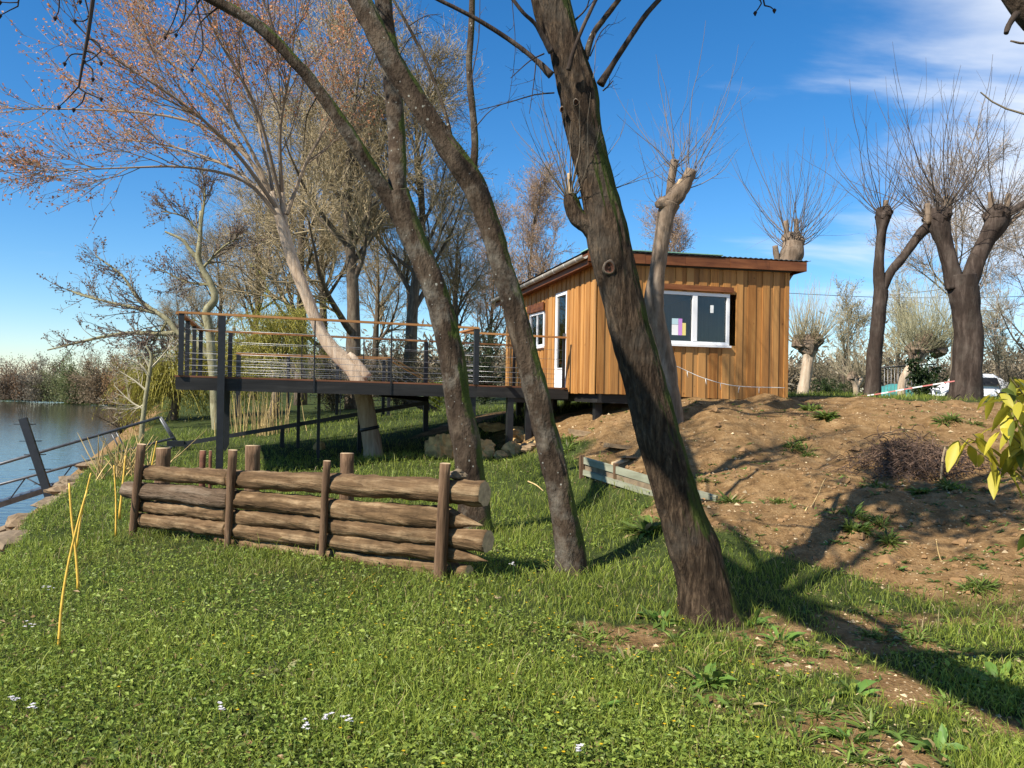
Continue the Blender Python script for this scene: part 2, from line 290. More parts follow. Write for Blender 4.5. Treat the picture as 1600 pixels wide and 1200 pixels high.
M['bark_pollard'] = bark('bark_pollard', (.06, .04, .025), (.2, .145, .1), (.33, .26, .19), moss=.25, lichen=.3, zs=.25, sc=9)
M['bark_dark'] = bark('bark_dark', (.018, .012, .009), (.05, .036, .028), (.13, .1, .08), moss=.3, lichen=.2, zs=.2, sc=8)
M['bark_lichen'] = bark('bark_lichen', (.1, .085, .05), (.26, .24, .14), (.42, .4, .27), zs=.6, sc=6)
M['bark_oak'] = bark('bark_oak', (.05, .035, .024), (.13, .1, .07), (.24, .2, .14), moss=.4, moss_c=(.05, .055, .015))
M['cut'] = simple('cut_wood', (.42, .3, .17), .8, 0, .35, 25)
M['log'] = bark('log', (.03, .017, .008), (.17, .105, .052), (.46, .33, .19), zs=1, sc=13, bstr=1.0, bd=.03, rot=-.547, dark=.22, bigsc=5.5)
M['log_bark'] = bark('log_bark', (.035, .022, .014), (.13, .09, .058), (.33, .26, .19), zs=1, sc=10, bstr=1, bd=.05, rot=-.547, dark=.4)
M['post'] = bark('post', (.045, .025, .014), (.15, .09, .052), (.27, .18, .11), zs=.12, sc=14, bstr=.7)
M['black'] = simple('black_steel', (.016, .017, .019), .45, .2, .3, 12)
M['beam'] = wood('black_timber', (.012, .011, .010), (.022, .021, .02), (.04, .038, .035), (.08, .08, 1), 14, .55, .3, False)
M['rail'] = wood('handrail_wood', (.28, .12, .04), (.42, .2, .07), (.55, .3, .12), (.1, .1, 1), 14, .5, .3, False)
M['deckboard'] = wood('deck_board', (.1, .04, .02), (.17, .07, .035), (.25, .11, .06), (.08, .08, 1), 14, .6, .4, False)
M['cladding'] = wood('cladding', (.23, .088, .02), (.41, .18, .045), (.55, .28, .08), (1, 1, .06), 15, .6, .55)
M['trim'] = wood('trim_wood', (.1, .032, .012), (.18, .062, .022), (.26, .1, .036), (.1, .1, 1), 14, .5, .3, False)
M['cable'] = simple('steel_cable', (.45, .45, .45), .45, .8)
M['white'] = simple('white_paint', (.8, .8, .79), .35)
M['gutter'] = simple('grey_gutter', (.3, .27, .22), .45, .1, .25, 6)
M['roof'] = simple('roof_sheet', (.07, .075, .08), .6, 0, .25, 8)
M['membrane'] = simple('roof_membrane', (.2, .4, .3), .6, 0, .2, 8)
M['dark'] = simple('interior', (.05, .05, .05), .9)
M['paper'] = simple('paper', (.78, .78, .75), .8); M['paper_p'] = simple('paper_purple', (.55, .25, .6), .8); M['paper_y'] = simple('paper_yellow', (.75, .62, .2), .8); M['paper_b'] = simple('paper_blue', (.45, .62, .66), .8)
M['rock'] = simple('rock', (.46, .3, .12), .9, 0, .5, 7); M['rock_grey'] = simple('rock_grey', (.17, .125, .075), .9, 0, .45, 9); M['slab'] = simple('slab', (.19, .13, .07), .9, 0, .45, 11)
M['plank'] = wood('treated_plank', (.16, .165, .11), (.26, .265, .19), (.37, .38, .28), (.1, .1, 1), 14, .8, .2, False)
M['cane'] = simple('cane', (.62, .38, .05), .5, 0, .25, 20); M['reed'] = simple('reed', (.5, .35, .15), .8, 0, .3, 20)
M['rust'] = simple('rusty', (.13, .05, .026), .9, 0, .4, 20)
M['steel'] = simple('galvanised', (.12, .125, .13), .45, .5, .3, 10)
M['tarp'] = simple('teal_tarp', (.05, .22, .2), .5, 0, .25, 6)
M['carwhite'] = simple('car_paint', (.8, .8, .8), .18); M['rubber'] = simple('rubber', (.02, .02, .02), .8); M['rope'] = simple('rope', (.7, .68, .62), .9)
def glass():
    mt, t, b, o = mat('glass'); g = nn(t, 'ShaderNodeBsdfGlossy'); g.inputs['Roughness'].default_value = .01; tr = nn(t, 'ShaderNodeBsdfTransparent'); tr.inputs[0].default_value = (.75, .78, .78, 1)
    fr = nn(t, 'ShaderNodeFresnel'); fr.inputs['IOR'].default_value = 1.6; mxs = nn(t, 'ShaderNodeMixShader'); t.links.new(fr.outputs[0], mxs.inputs[0]); t.links.new(tr.outputs[0], mxs.inputs[1]); t.links.new(g.outputs[0], mxs.inputs[2]); t.links.new(mxs.outputs[0], o.inputs[0]); return mt
M['glass'] = glass()
def ground_mat():
    mt, t, b, o = mat('ground'); b.inputs['Roughness'].default_value = .95; b.inputs['Specular IOR Level'].default_value = .1
    a = nn(t, 'ShaderNodeVertexColor', layer_name='Col'); sp = nn(t, 'ShaderNodeSeparateColor'); t.links.new(a.outputs[0], sp.inputs[0])
    f = noi(t, 5, 8, posv(t), .65); g = noi(t, 38, 5, posv(t), .6)
    sc = ramp(t, mth(t, 'ADD', mth(t, 'MULTIPLY', f, .6), mth(t, 'MULTIPLY', g, .4)), [(.3, (.07, .038, .015)), (.48, (.185, .11, .047)), (.7, (.34, .225, .11))])
    gc = ramp(t, f, [(.3, (.022, .03, .009)), (.5, (.04, .055, .014)), (.75, (.075, .085, .025))])
    k = nn(t, 'ShaderNodeMapRange'); t.links.new(mth(t, 'ADD', sp.outputs[0], mth(t, 'MULTIPLY', mth(t, 'SUBTRACT', f, .5), .5)), k.inputs[0]); k.inputs[1].default_value = .35; k.inputs[2].default_value = .65
    t.links.new(mixc(t, k.outputs[0], gc, sc), b.inputs['Base Color']); bump(t, b, mth(t, 'ADD', mth(t, 'MULTIPLY', f, .7), mth(t, 'MULTIPLY', g, .5)), .9, .06); return mt
M['ground'] = ground_mat()
def water_mat():
    mt, t, b, o = mat('water'); b.inputs['Base Color'].default_value = (.05, .055, .04, 1); b.inputs['Roughness'].default_value = .04; b.inputs['IOR'].default_value = 1.33
    f = noi(t, .9, 4, posv(t, (1.0, 2.2, 1)), .5); g = noi(t, 4.5, 3, posv(t, (1, 2, 1)), .5); bump(t, b, mth(t, 'ADD', f, mth(t, 'MULTIPLY', g, .2)), .18, .12); return mt
M['water'] = water_mat()
M['clod'] = simple('clod', (.2, .115, .048), .95, 0, .5, 9)

# ================================================================== THE SETTING
def axis(lo, a, b, hi, st, g=1.12):
    c = list(np.arange(a, b + 1e-6, st)); s = st; x = c[-1]
    while x < hi: s *= g; x += s; c.append(min(x, hi))
    s = st; x = c[0]; pre = []
    while x > lo: s *= g; x -= s; pre.append(max(x, lo))
    return np.array(pre[::-1] + c)
xs = axis(-700, -7.5, 8.5, 700, .1); ys = axis(-60, 2.2, 17.5, 900, .1); GX, GY = np.meshgrid(xs, ys); GZ = H(GX, GY)
nx, ny = len(xs), len(ys); idx = np.arange(nx * ny).reshape(ny, nx); Qd = np.stack([idx[:-1, :-1], idx[:-1, 1:], idx[1:, 1:], idx[1:, :-1]], -1).reshape(-1, 4)
sl = soil(GX, GY); sl = np.where((GY > 60) & (GZ < 9), .25, sl)
gcol = np.repeat(sl.ravel()[:, None], 3, 1)
tag(mesh_np('ground', np.stack([GX, GY, GZ], -1), Qd, None, M['ground'], smooth=True, col=gcol), 'grassy river bank lawn rising to an earth mound', 'ground', kind='structure')
wx = axis(-700, -60, 10, 200, 4); wy = axis(-60, 0, 130, 900, 4); WX, WY = np.meshgrid(wx, wy); idx = np.arange(WX.size).reshape(WX.shape)
tag(mesh_np('water', np.stack([WX, WY, np.full(WX.shape, WATER)], -1), np.stack([idx[:-1, :-1], idx[:-1, 1:], idx[1:, 1:], idx[1:, :-1]], -1).reshape(-1, 4), None, M['water'], smooth=True), 'calm blue river reflecting the far trees', 'river', kind='structure')

# ================================================================== DECK AND CABIN FRAME
A = at(277, 586, 12.8); TH = math.radians(17)
e1 = np.array([math.cos(TH), math.sin(TH), 0]); e2 = np.array([-math.sin(TH), math.cos(TH), 0]); ez = np.array([0, 0, 1.])
def fl(u): return A[2] - 0.013 * u                      # the deck floor dips a little towards the cabin
def fr(u, v, z): return np.array([A[0], A[1], 0]) + e1 * u + e2 * v + ez * z
def gz(p): return float(H(np.array([p[0]]), np.array([p[1]]))[0])
def bar(name, p, q, w, h, m_, par, up=ez):
    """square bar from p to q, width w (sideways) and height h"""
    p = np.asarray(p, float); q = np.asarray(q, float); d = nrm(q - p)
    s = np.cross(d, up); s = nrm(s) if np.linalg.norm(s) > 1e-3 else e1
    t_ = np.cross(s, d); V, Q = obox((p + q) / 2, d, s, t_, np.linalg.norm(q - p), w, h); return mesh_np(name, V, Q, None, m_, par)
def rod(name, p, q, r, m_, par, sides=5):
    V, Q, T = tube(np.array([p, q]), r, sides); return mesh_np(name, V, Q, T, m_, par, True)
def post(name, u, v, z0, z1, w, m_, par):
    V, Q = obox(fr(u, v, (z0 + z1) / 2), e1, e2, ez, w, w, z1 - z0); return mesh_np(name, V, Q, None, m_, par)

deck = thing('timber_deck', 'raised black-framed timber deck on stilts with wooden handrails and steel cables', 'deck', fr(2.5, 2.3, gz(fr(2.5, 2.3, 0))))
UW, VW, U2, V2 = 4.93, 4.7, 7.14, 1.25
RH = 1.0
for k in range(int(VW / .145)):                        # boards run along the front edge
    v0 = k * .145 + .003; u1 = UW + .02 if v0 < V2 - .02 else U2
    P = [fr(-.04, v0, fl(0) - .028), fr(u1, v0, fl(u1) - .028), fr(u1, v0 + .137, fl(u1) - .028), fr(-.04, v0 + .137, fl(0) - .028)]
    P = P + [p + ez * .028 for p in P]; mesh_np('deck_board', *hexa(P), None, M['deckboard'], deck)
def beam(u0, v0, u1, v1, h=.175, w=.07, dz=-.031, n='beam'): return bar(n, fr(u0, v0, fl(u0) + dz - h / 2), fr(u1, v1, fl(u1) + dz - h / 2), w, h, M['beam'], deck)
beam(-.02, .04, UW, .04, h=.2); beam(-.02, 2.35, U2, 2.35); beam(-.02, VW - .05, U2, VW - .05); beam(UW + .0, V2 + .04, U2, V2 + .04, h=.2)
for u in (.0, 1.25, 2.5, 3.7, UW - .04): beam(u, .078, u, VW - .09, h=.15)
for u in (6.0, U2 - .04): beam(u, V2 + .078, u, VW - .09, h=.15)
def foot(u, v): return gz(fr(u, v, 0)) - .15
# supports down to the ground
for u, v, w in [(.66, -.05, .11), (.56, VW - .12, .11), (2.05, VW - .15, .07), (2.35, 2.35, .06), (3.5, VW - .15, .09), (4.9, VW - .12, .11), (4.88, .12, .1), (5.95, V2 + .1, .12), (6.35, V2 + .16, .12), (6.9, V2 + .4, .1), (6.9, 3.8, .1), (3.25, 3.3, .08)]:
    tp = fl(u) + RH - .03 if (u, v) == (.66, -.05) else fl(u) - .2
    post('support_post', u, v, foot(u, v), tp, w, M['black'], deck)
bar('crossbeam', fr(5.95, V2 + .1, fl(6) - .26), fr(6.4, V2 + .16, fl(6) - .26), .1, .12, M['black'], deck)
bar('brace', fr(3.7, 3.6, fl(4) - .25), fr(4.9, 4.4, foot(4.9, 4.4) + .9), .08, .1, M['black'], deck)
# railing posts, handrails and cables
def rail(p0, p1, posts, pw, nm=6, skip=None):
    (u0, v0), (u1, v1) = p0, p1
    bar('handrail', fr(u0, v0, fl(u0) + RH), fr(u1, v1, fl(u1) + RH), .1, .035, M['rail'], deck)
    for t, w, lo in posts:
        u = u0 + (u1 - u0) * t; v = v0 + (v1 - v0) * t; post('rail_post', u, v, fl(u) + lo, fl(u) + RH - .02, w, M['black'], deck)
    for h in (.07, .165, .265, .36, .56, .745)[:nm]:
        rod('cable', fr(u0, v0, fl(u0) + h), fr(u1, v1, fl(u1) + h), .0035, M['cable'], deck, 4)
rail((0, .0), (UW, .0), [(.01, .075, 0), (.43, .022, -.23), (.69, .022, -.23), (.995, .085, 0)], .08)
rail((.0, .09), (.0, VW), [(.33, .07, 0), (.64, .07, 0), (.985, .08, 0)], .07)
rail((.06, VW), (UW, VW), [(.11, .09, 0), (.42, .022, 0), (.70, .022, 0), (.995, .09, 0)], .08)
rail((UW, .08), (UW, V2), [], .08); rail((UW + .05, V2), (U2 - .08, V2), [(.985, .05, 0)], .05)
rail((UW + .06, VW), (U2 - .05, VW), [(.985, .06, 0)], .06)
# rear landing and stair rail running down to the ground behind the deck
land = thing('rear_walkway', 'lower timber walkway with cable railing behind the deck', 'walkway', at(480, 640, 23))
a0, a1, a2 = at(369, 552, 22), at(612, 559, 23.5), at(690, 606, 24.5); RZ = .82
bar('handrail', a0, a1, .08, .035, M['rail'], land); bar('handrail', a1, a2, .08, .035, M['rail'], land); bar('handrail', a1 + e2 * 1.1, a2 + e2 * 1.1 + e1 * .1, .08, .035, M['rail'], land)
bar('handrail', a0 + e2 * 1.2, a1 + e2 * 1.1, .08, .035, M['rail'], land)
dn = np.array([0, 0, -RZ]); bar('floor_beam', a0 + dn, a1 + dn, .07, .16, M['beam'], land)
for k in range(7):
    o_ = e2 * (.1 + .16 * k); bar('floor_board', a0 + dn + o_ + ez * .1, a1 + dn + o_ + ez * .1, .15, .03, M['deckboard'], land)
for t in (0.012, .33, .66, .985):
    p = a0 + (a1 - a0) * t; bar('rail_post', p - ez * .03, p + dn - ez * .9, .09 if t in (.012, .985) else .03, .09 if t in (.012, .985) else .03, M['black'], land, up=e2)
    p = p + e2 * 1.15; bar('rail_post', p - ez * .03, p + dn - ez * .9, .09, .09, M['black'], land, up=e2)
for h in (.15, .3, .45, .6):
    rod('cable', a0 - ez * h, a1 - ez * h, .004, M['cable'], land, 4); rod('cable', a1 - ez * h, a2 - ez * h, .004, M['cable'], land, 4)
bar('stair_stringer', a1 + dn, a2 + dn, .06, .2, M['beam'], land); bar('stair_stringer', a1 + dn + e2 * 1.1, a2 + dn + e2 * 1.1, .06, .2, M['beam'], land)

# ------------------------------------------------------------------ cabin
HU, HV = 7.24, 0.09; HL, HD = 4.16, 5.87                # front length along e1, depth along e2
cab = thing('wooden_cabin', 'small cabin clad in orange vertical boards with white windows', 'cabin', fr(HU + 2, HV + 3, 1.2))
def hp(s, t, z, out=0.0, outl=0.0): return fr(HU + s - outl, HV + t - out, z)
def zbot(s): return 1.515 - .026 * s
def ztop(s, t): return 3.93 + .017 * s - .035 * t       # underside of the roof
def board(name, face, a, b, z0, z1, z0b, z1b, th, dp, m_=M['cladding']):
    """vertical board on the front ('f', a..b along e1) or the left facade ('l', a..b along e2)"""
    if face == 'f': P = [hp(a, 0, z0, dp), hp(b, 0, z0b, dp), hp(b, 0, z0b, dp - th), hp(a, 0, z0, dp - th), hp(a, 0, z1, dp), hp(b, 0, z1b, dp), hp(b, 0, z1b, dp - th), hp(a, 0, z1, dp - th)]
    else: P = [hp(0, a, z0, 0, dp), hp(0, b, z0b, 0, dp), hp(0, b, z0b, 0, dp - th), hp(0, a, z0, 0, dp - th), hp(0, a, z1, 0, dp), hp(0, b, z1b, 0, dp), hp(0, b, z1b, 0, dp - th), hp(0, a, z1, 0, dp - th)]
    return mesh_np(name, *hexa(P), None, m_, cab)
def clad(face, length, openings):
    x = 0.0; k = 0
    while x < length - .02:
        w = (.155 if k % 2 else .125) * random.uniform(.75, 1.25); b = min(x + w, length); prd = .038 if k % 2 == 0 else .0225
        a_ = x - (.02 if k % 2 == 0 and k else 0); b_ = min(b + (.02 if k % 2 == 0 else 0), length)
        zt = (lambda s: ztop(s, 0)) if face == 'f' else (lambda t: ztop(0, t)); zb = zbot if face == 'f' else (lambda t: 1.50 - .002 * t)
        j = random.uniform(-.008, .008); cuts = [(zb(a_) + j, zt(a_), zb(b_) + j, zt(b_))]
        for (o0, o1, oz0, oz1) in openings:
            if b_ > o0 + .01 and a_ < o1 - .01:
                n_ = []
                for (c0, c1, d0, d1) in cuts:
                    if oz0 > c0: n_.append((c0, oz0, d0, oz0))
                    if oz1 < c1: n_.append((oz1, c1, oz1, d1))
                cuts = n_
        for (c0, c1, d0, d1) in cuts: board('board', face, a_, b_, c0, c1, d0, d1, .022, prd)
        x = b; k += 1
WIN = (1.27, 2.80, 2.49, 3.50); DOOR = (1.5, 2.19, 1.60, 3.60); W2 = (2.93, 3.95, 2.52, 3.30)
clad('f', HL, [WIN]); clad('l', HD, [DOOR, W2])
V, Q = hexa([hp(HL, .03, 1.4), hp(HL + .04, .03, 1.4), hp(HL + .04, HD, 1.4), hp(HL, HD, 1.4), hp(HL, .03, ztop(HL, 0)), hp(HL + .04, .03, ztop(HL, 0)), hp(HL + .04, HD, ztop(HL, HD)), hp(HL, HD, ztop(HL, HD))]); mesh_np('side_wall', V, Q, None, M['cladding'], cab)
V, Q = hexa([hp(.03, HD, 1.45), hp(HL, HD, 1.4), hp(HL, HD + .04, 1.4), hp(.03, HD + .04, 1.45), hp(.03, HD, ztop(0, HD)), hp(HL, HD, ztop(HL, HD)), hp(HL, HD + .04, ztop(HL, HD)), hp(.03, HD + .04, ztop(0, HD))]); mesh_np('back_wall', V, Q, None, M['cladding'], cab)
V, Q = hexa([hp(.06, .06, 1.5), hp(HL - .05, .06, 1.42), hp(HL - .05, HD - .05, 1.42), hp(.06, HD - .05, 1.5), hp(.06, .06, 1.58), hp(HL - .05, .06, 1.56), hp(HL - .05, HD - .05, 1.56), hp(.06, HD - .05, 1.58)]); mesh_np('floor', V, Q, None, M['dark'], cab)
for s0, t0, s1, t1, zo in [(.05, .1, HL - .05, .1, 0), (.1, HD - .1, HL - .05, HD - .1, 0), (.12, .15, .12, HD - .2, 0), (2.1, .15, 2.1, HD - .2, 0), (HL - .15, .15, HL - .15, HD - .2, 0)]:
    bar('floor_beam', hp(s0, t0, zbot(s0) - .09), hp(s1, t1, zbot(s1) - .09), .12, .17, M['beam'], cab)
for s in (.25, 1.5, 2.7, 3.8):
    for t in (.5, 3, 5.4):
        p = hp(s, t, 0); g = gz(p); zt_ = zbot(s) - .17
        if zt_ - g > .04: bar('stilt', [p[0], p[1], g - .2], [p[0], p[1], zt_], .14, .14, M['black'], cab, up=e2)
# roof: dark corrugated sheet, fascia boards, green membrane edge, gutter
OV_F, OV_R, OV_L, OV_B = .13, .32, .26, .2
nu = 84; uu = np.linspace(-OV_L, HL + OV_R + .09, nu); vv = np.array([-OV_F - .03, HD + OV_B]); V = []
for lay in (0, .012):
    for v in vv:
        for i, u in enumerate(uu): V.append(hp(u, v, ztop(u, v) + .215 + lay + (.016 if i % 2 else -.0)))
V = np.array(V); i = np.arange(nu - 1); rq = [np.stack([i, i + nu, i + nu + 1, i + 1], -1), np.stack([2 * nu + i, 2 * nu + i + 1, 3 * nu + i + 1, 3 * nu + i], -1), np.stack([i, i + 1, 2 * nu + i + 1, 2 * nu + i], -1), np.stack([nu + i, 3 * nu + i, 3 * nu + i + 1, nu + i + 1], -1)]
rf = mesh_np('roof', V, np.concatenate(rq), None, M['roof'], cab)
def roofslab(s0, t0, s1, t1, z0, z1, nm, m_, par):
    P = [hp(s0, t0, ztop(s0, t0) + z0), hp(s1, t0, ztop(s1, t0) + z0), hp(s1, t1, ztop(s1, t1) + z0), hp(s0, t1, ztop(s0, t1) + z0)]
    P += [hp(s0, t0, ztop(s0, t0) + z1), hp(s1, t0, ztop(s1, t0) + z1), hp(s1, t1, ztop(s1, t1) + z1), hp(s0, t1, ztop(s0, t1) + z1)]
    return mesh_np(nm, *hexa(P), None, m_, par)
roofslab(-OV_L + .08, -.06, HL + .03, HD + .1, .003, .2, 'roof_deck', M['dark'], rf)
roofslab(-.25, -OV_F - .05, 2.55, -OV_F + .4, .245, .262, 'membrane_edge', M['membrane'], rf)
fx = [-OV_L, .9, 1.75, 2.72, 3.6, HL + OV_R]
for a_, b_ in zip(fx[:-1], fx[1:]):
    d_ = random.uniform(0, .006); roofslab(a_, -OV_F - .022 - d_, b_ - .004, -OV_F - d_, .018, .2, 'fascia_board', M['trim'], rf)
roofslab(HL + OV_R - .022, -OV_F, HL + OV_R, HD + OV_B, .02, .2, 'fascia_board', M['trim'], rf)
roofslab(-OV_L, -OV_F, -OV_L + .025, HD + OV_B, -.05, .17, 'fascia_board', M['trim'], rf)
roofslab(-OV_L + .03, -OV_F, .0, HD + OV_B, -.015, .002, 'soffit', M['trim'], rf)
GP = [hp(-OV_L - .06, t, ztop(0, t) + .12) for t in (-OV_F - .02, HD + OV_B)]; V = []; ng = 9
for p in GP:
    for a_ in np.linspace(math.pi, 2 * math.pi, ng): V.append(p + e1 * .062 * math.cos(a_) + ez * .075 * math.sin(a_))
    for a_ in np.linspace(2 * math.pi, math.pi, ng): V.append(p + e1 * .056 * math.cos(a_) + ez * .069 * math.sin(a_))
i = np.arange(2 * ng); Q = np.stack([i, (i + 1) % (2 * ng), 2 * ng + (i + 1) % (2 * ng), 2 * ng + i], -1); gut = mesh_np('gutter', np.array(V), Q, None, M['gutter'], rf, True)
for t in np.arange(.2, HD, .62):
    pc = hp(-OV_L - .06, t, ztop(0, t) + .12); V = []
    for w in (-.012, .012):
        for a_ in np.linspace(math.pi, 2 * math.pi, 7): V.append(pc + e2 * w + e1 * .068 * math.cos(a_) + ez * .082 * math.sin(a_))
    i = np.arange(6); bk = mesh_np('gutter_bracket', np.array(V), np.stack([i, i + 1, 8 + i, 7 + i], -1), None, M['white'], cab)
def ring_frame(face, o, w, d0, d1, par, m_, nm='frame'):
    a, b, z0, z1 = o
    for (x0, x1, y0, y1) in ((a, b, z1 - w, z1), (a, b, z0, z0 + w), (a, a + w, z0 + w + .001, z1 - w - .001), (b - w, b, z0 + w + .001, z1 - w - .001)): panel(face, x0, x1, y0, y1, d0, d1, par, m_, nm)
def panel(face, x0, x1, y0, y1, d0, d1, par, m_, nm):
    if face == 'f': P = [hp(x0, 0, y0, d1), hp(x1, 0, y0, d1), hp(x1, 0, y0, d0), hp(x0, 0, y0, d0), hp(x0, 0, y1, d1), hp(x1, 0, y1, d1), hp(x1, 0, y1, d0), hp(x0, 0, y1, d0)]
    else: P = [hp(0, x0, y0, 0, d1), hp(0, x0, y0, 0, d0), hp(0, x1, y0, 0, d0), hp(0, x1, y0, 0, d1), hp(0, x0, y1, 0, d1), hp(0, x0, y1, 0, d0), hp(0, x1, y1, 0, d0), hp(0, x1, y1, 0, d1)]
    return mesh_np(nm, *hexa(P), None, m_, par)
# front window: the casing is the window part, its pieces sub-parts
wn = panel('f', WIN[0] - .02, WIN[1] + .02, WIN[2] - .045, WIN[2] - .005, -.03, .085, cab, M['white'], 'window'); tag(wn, 'wide white two-pane window on the front wall')
mid_ = (WIN[0] + WIN[1]) / 2
ring_frame('f', WIN, .06, -.03, .03, wn, M['white']); panel('f', mid_ - .05, mid_ + .05, WIN[2] + .061, WIN[3] - .061, -.025, .035, wn, M['white'], 'mullion')
for a_, b_ in ((WIN[0] + .06, mid_ - .05), (mid_ + .05, WIN[1] - .06)):
    panel('f', a_, b_, WIN[2] + .06, WIN[3] - .06, -.012, -.004, wn, M['glass'], 'pane')
panel('f', WIN[0] - .05, WIN[1] + .06, WIN[3] + .03, WIN[3] + .13, .047, .075, wn, M['trim'], 'header_board')
for a_, b_, z0, z1, k in ((1.70, 1.78, 2.66, 2.98, 'paper_p'), (1.785, 1.86, 2.66, 2.9, 'paper_y'), (1.56, 1.695, 2.66, 2.86, 'paper'), (1.56, 1.695, 2.865, 2.98, 'paper_b'), (2.39, 2.46, 3.12, 3.27, 'paper')):
    panel('f', a_, b_, z0, z1, -.0035, -.001, wn, M[k], 'paper_sheet')
dr = panel('l', DOOR[0] + .07, DOOR[1] - .07, DOOR[2] + .02, DOOR[2] + .40, -.03, .01, cab, M['white'], 'door'); tag(dr, 'white glazed door with a solid lower panel')
ring_frame('l', DOOR, .07, -.03, .03, dr, M['white']); panel('l', DOOR[0] + .07, DOOR[1] - .07, DOOR[2] + .42, DOOR[3] - .07, -.012, -.004, dr, M['glass'], 'pane')
panel('l', DOOR[0] + .07, DOOR[1] - .07, DOOR[2] + .385, DOOR[2] + .42, -.025, .02, dr, M['white'], 'rail'); panel('l', DOOR[0] + .03, DOOR[0] + .05, 2.6, 2.72, .03, .09, dr, M['steel'], 'handle')
w2 = panel('l', W2[0] - .03, W2[1] + .03, W2[2] - .04, W2[2] - .002, -.03, .09, cab, M['white'], 'window'); tag(w2, 'white window on the deck side of the cabin')
ring_frame('l', W2, .05, -.03, .03, w2, M['white']); panel('l', W2[0] + .05, W2[1] - .05, W2[2] + .05, W2[3] - .05, -.012, -.004, w2, M['glass'], 'pane'); panel('l', 3.42, 3.46, W2[2] + .05, W2[3] - .05, -.008, .02, w2, M['white'], 'mullion')
panel('l', W2[0] - .06, W2[1] + .06, W2[3] + .02, W2[3] + .2, .047, .075, w2, M['trim'], 'header_board')

# ================================================================== LOG FENCE
FL, FR = at(213, 835, 8.8), at(690, 905, 6.65)
def fY(px):
    k = (px - 800) / F; dx, dy = FR[0] - FL[0], FR[1] - FL[1]; t = (FL[1] * k - FL[0]) / (dx - dy * k); return FL[1] + t * dy
fence = thing('log_fence', 'low fence of stacked horizontal logs held by upright wooden posts', 'fence', ((FL + FR) / 2 * [1, 1, 0]))
def log(px0, py0, d0, px1, py1, d1, point=0, m_='log', bow=0, back=.13, seed=1.):
    Y0, Y1 = fY(px0) + back, fY(px1) + back; p, q = at(px0, py0, Y0), at(px1, py1, Y1); n = 60; t = np.linspace(0, 1, n)[:, None]
    P = p + (q - p) * t; P[:, 2] += bow * np.sin(t[:, 0] * math.pi) + .012 * np.array([mnoise.noise(Vector((seed * 5, x * 3, 0))) for x in t[:, 0]])
    R = np.linspace(d0 / 2 * Y0 / F, d1 / 2 * Y1 / F, n); Ln = np.linalg.norm(q - p)
    if point:
        tip = np.clip((1 - t[:, 0]) * Ln / (.34), 0, 1); R = R * np.maximum(tip, .04); P[:, 2] += (1 - tip) * -.03
    V, Q, T = tube(P, R * 1.05, 26, True, .16, 2.0, seed, .16, .09); nq = len(Q); mi = np.concatenate([np.zeros(nq), np.ones(len(T))])
    me = mesh_np('log', V, Q, T, None, fence, False, mats=[M[m_], M['cut']], mat_idx=mi); me.data.polygons.foreach_set('use_smooth', [True] * nq + [False] * len(T)); return me
log(222, 738, 22, 361, 747, 24, seed=1); log(363, 748, 26, 757, 771, 37, seed=2, bow=.01)
log(198, 765, 25, 364, 779, 30, m_='log_bark', seed=3); log(366, 779, 28, 754, 815, 33, 1, seed=4, bow=-.005)
log(222, 790, 19, 358, 803, 23, seed=5, back=.16); log(362, 807, 22, 763, 846, 32, seed=6, bow=.012)
log(216, 811, 21, 357, 827, 23, seed=7); log(360, 828, 23, 762, 871, 26, 1, seed=8)
log(340, 842, 15, 733, 896, 25, seed=9, back=.17)
def stake(px0, py0, w0, px1, py1, w1, seed, Yo=-.02, parent=fence, m_='post', nm='post', sink=.25, cut=True):
    """upright round post: top pixel, bottom pixel"""
    Yt = fY(px0) + Yo; p, q = at(px0, py0, Yt), at(px1, py1, fY(px1) + Yo); q = q + (q - p) * (sink / max(.1, np.linalg.norm(q - p)))
    P = q + (p - q) * np.linspace(0, 1, 16)[:, None]; R = np.linspace(w1 / 2, w0 / 2, 16) * Yt / F
    V, Q, T = tube(P, R, 14, True, .12, 1.6, seed, .2); mi = np.concatenate([np.zeros(len(Q)), np.ones(len(T))]); o = mesh_np(nm, V, Q, T, None, parent, False, mats=[M[m_], M['cut']], mat_idx=mi)
    o.data.polygons.foreach_set('use_smooth', [True] * len(Q) + [False] * len(T)); return o
stake(221, 694, 13, 207, 835, 12, 11.); stake(364, 703, 14, 355, 858, 9, 12.); stake(511, 720, 12, 503, 876, 11, 13.); stake(696, 724, 17, 687, 910, 22, 14.)
# stumps behind the fence
def stump(name, label, px, pyt, w, Y, m_, cat='stump', group=None):
    p = at(px, pyt, Y); g = gz(p) - .1; P = np.array([[p[0], p[1], z] for z in np.linspace(g, p[2], 9)]); R = np.linspace(1.06, .95, 9) * w / 2 * Y / F
    V, Q, T = tube(P, R, 16, True, .12, 1.5, px * .1, .15); o = mesh_np(name, V, Q, T, None, None, True, mats=[M[m_], M['cut']], mat_idx=np.concatenate([np.zeros(len(Q)), np.ones(len(T))])); tag(o, label, cat, group)
stump('log_stump', 'thick pale round stump behind the left end of the log fence', 255, 700, 23, 10.6, 'post', group='stumps behind the log fence')
stump('log_stump', 'reddish split stump behind the fence beside the second fence post', 395, 696, 24, 10.2, 'post', group='stumps behind the log fence')
stump('log_stump', 'dark round stump behind the fence right of the third fence post', 543, 708, 22, 9.6, 'post', group='stumps behind the log fence')
stump('rusty_stake', 'short rusty flat stake left of the thick deck post', 317, 704, 10, 11.5, 'rust', 'stake'); stump('rusty_stake', 'narrow rusty stake touching the thick deck post', 329, 704, 5, 11.5, 'rust', 'stake')
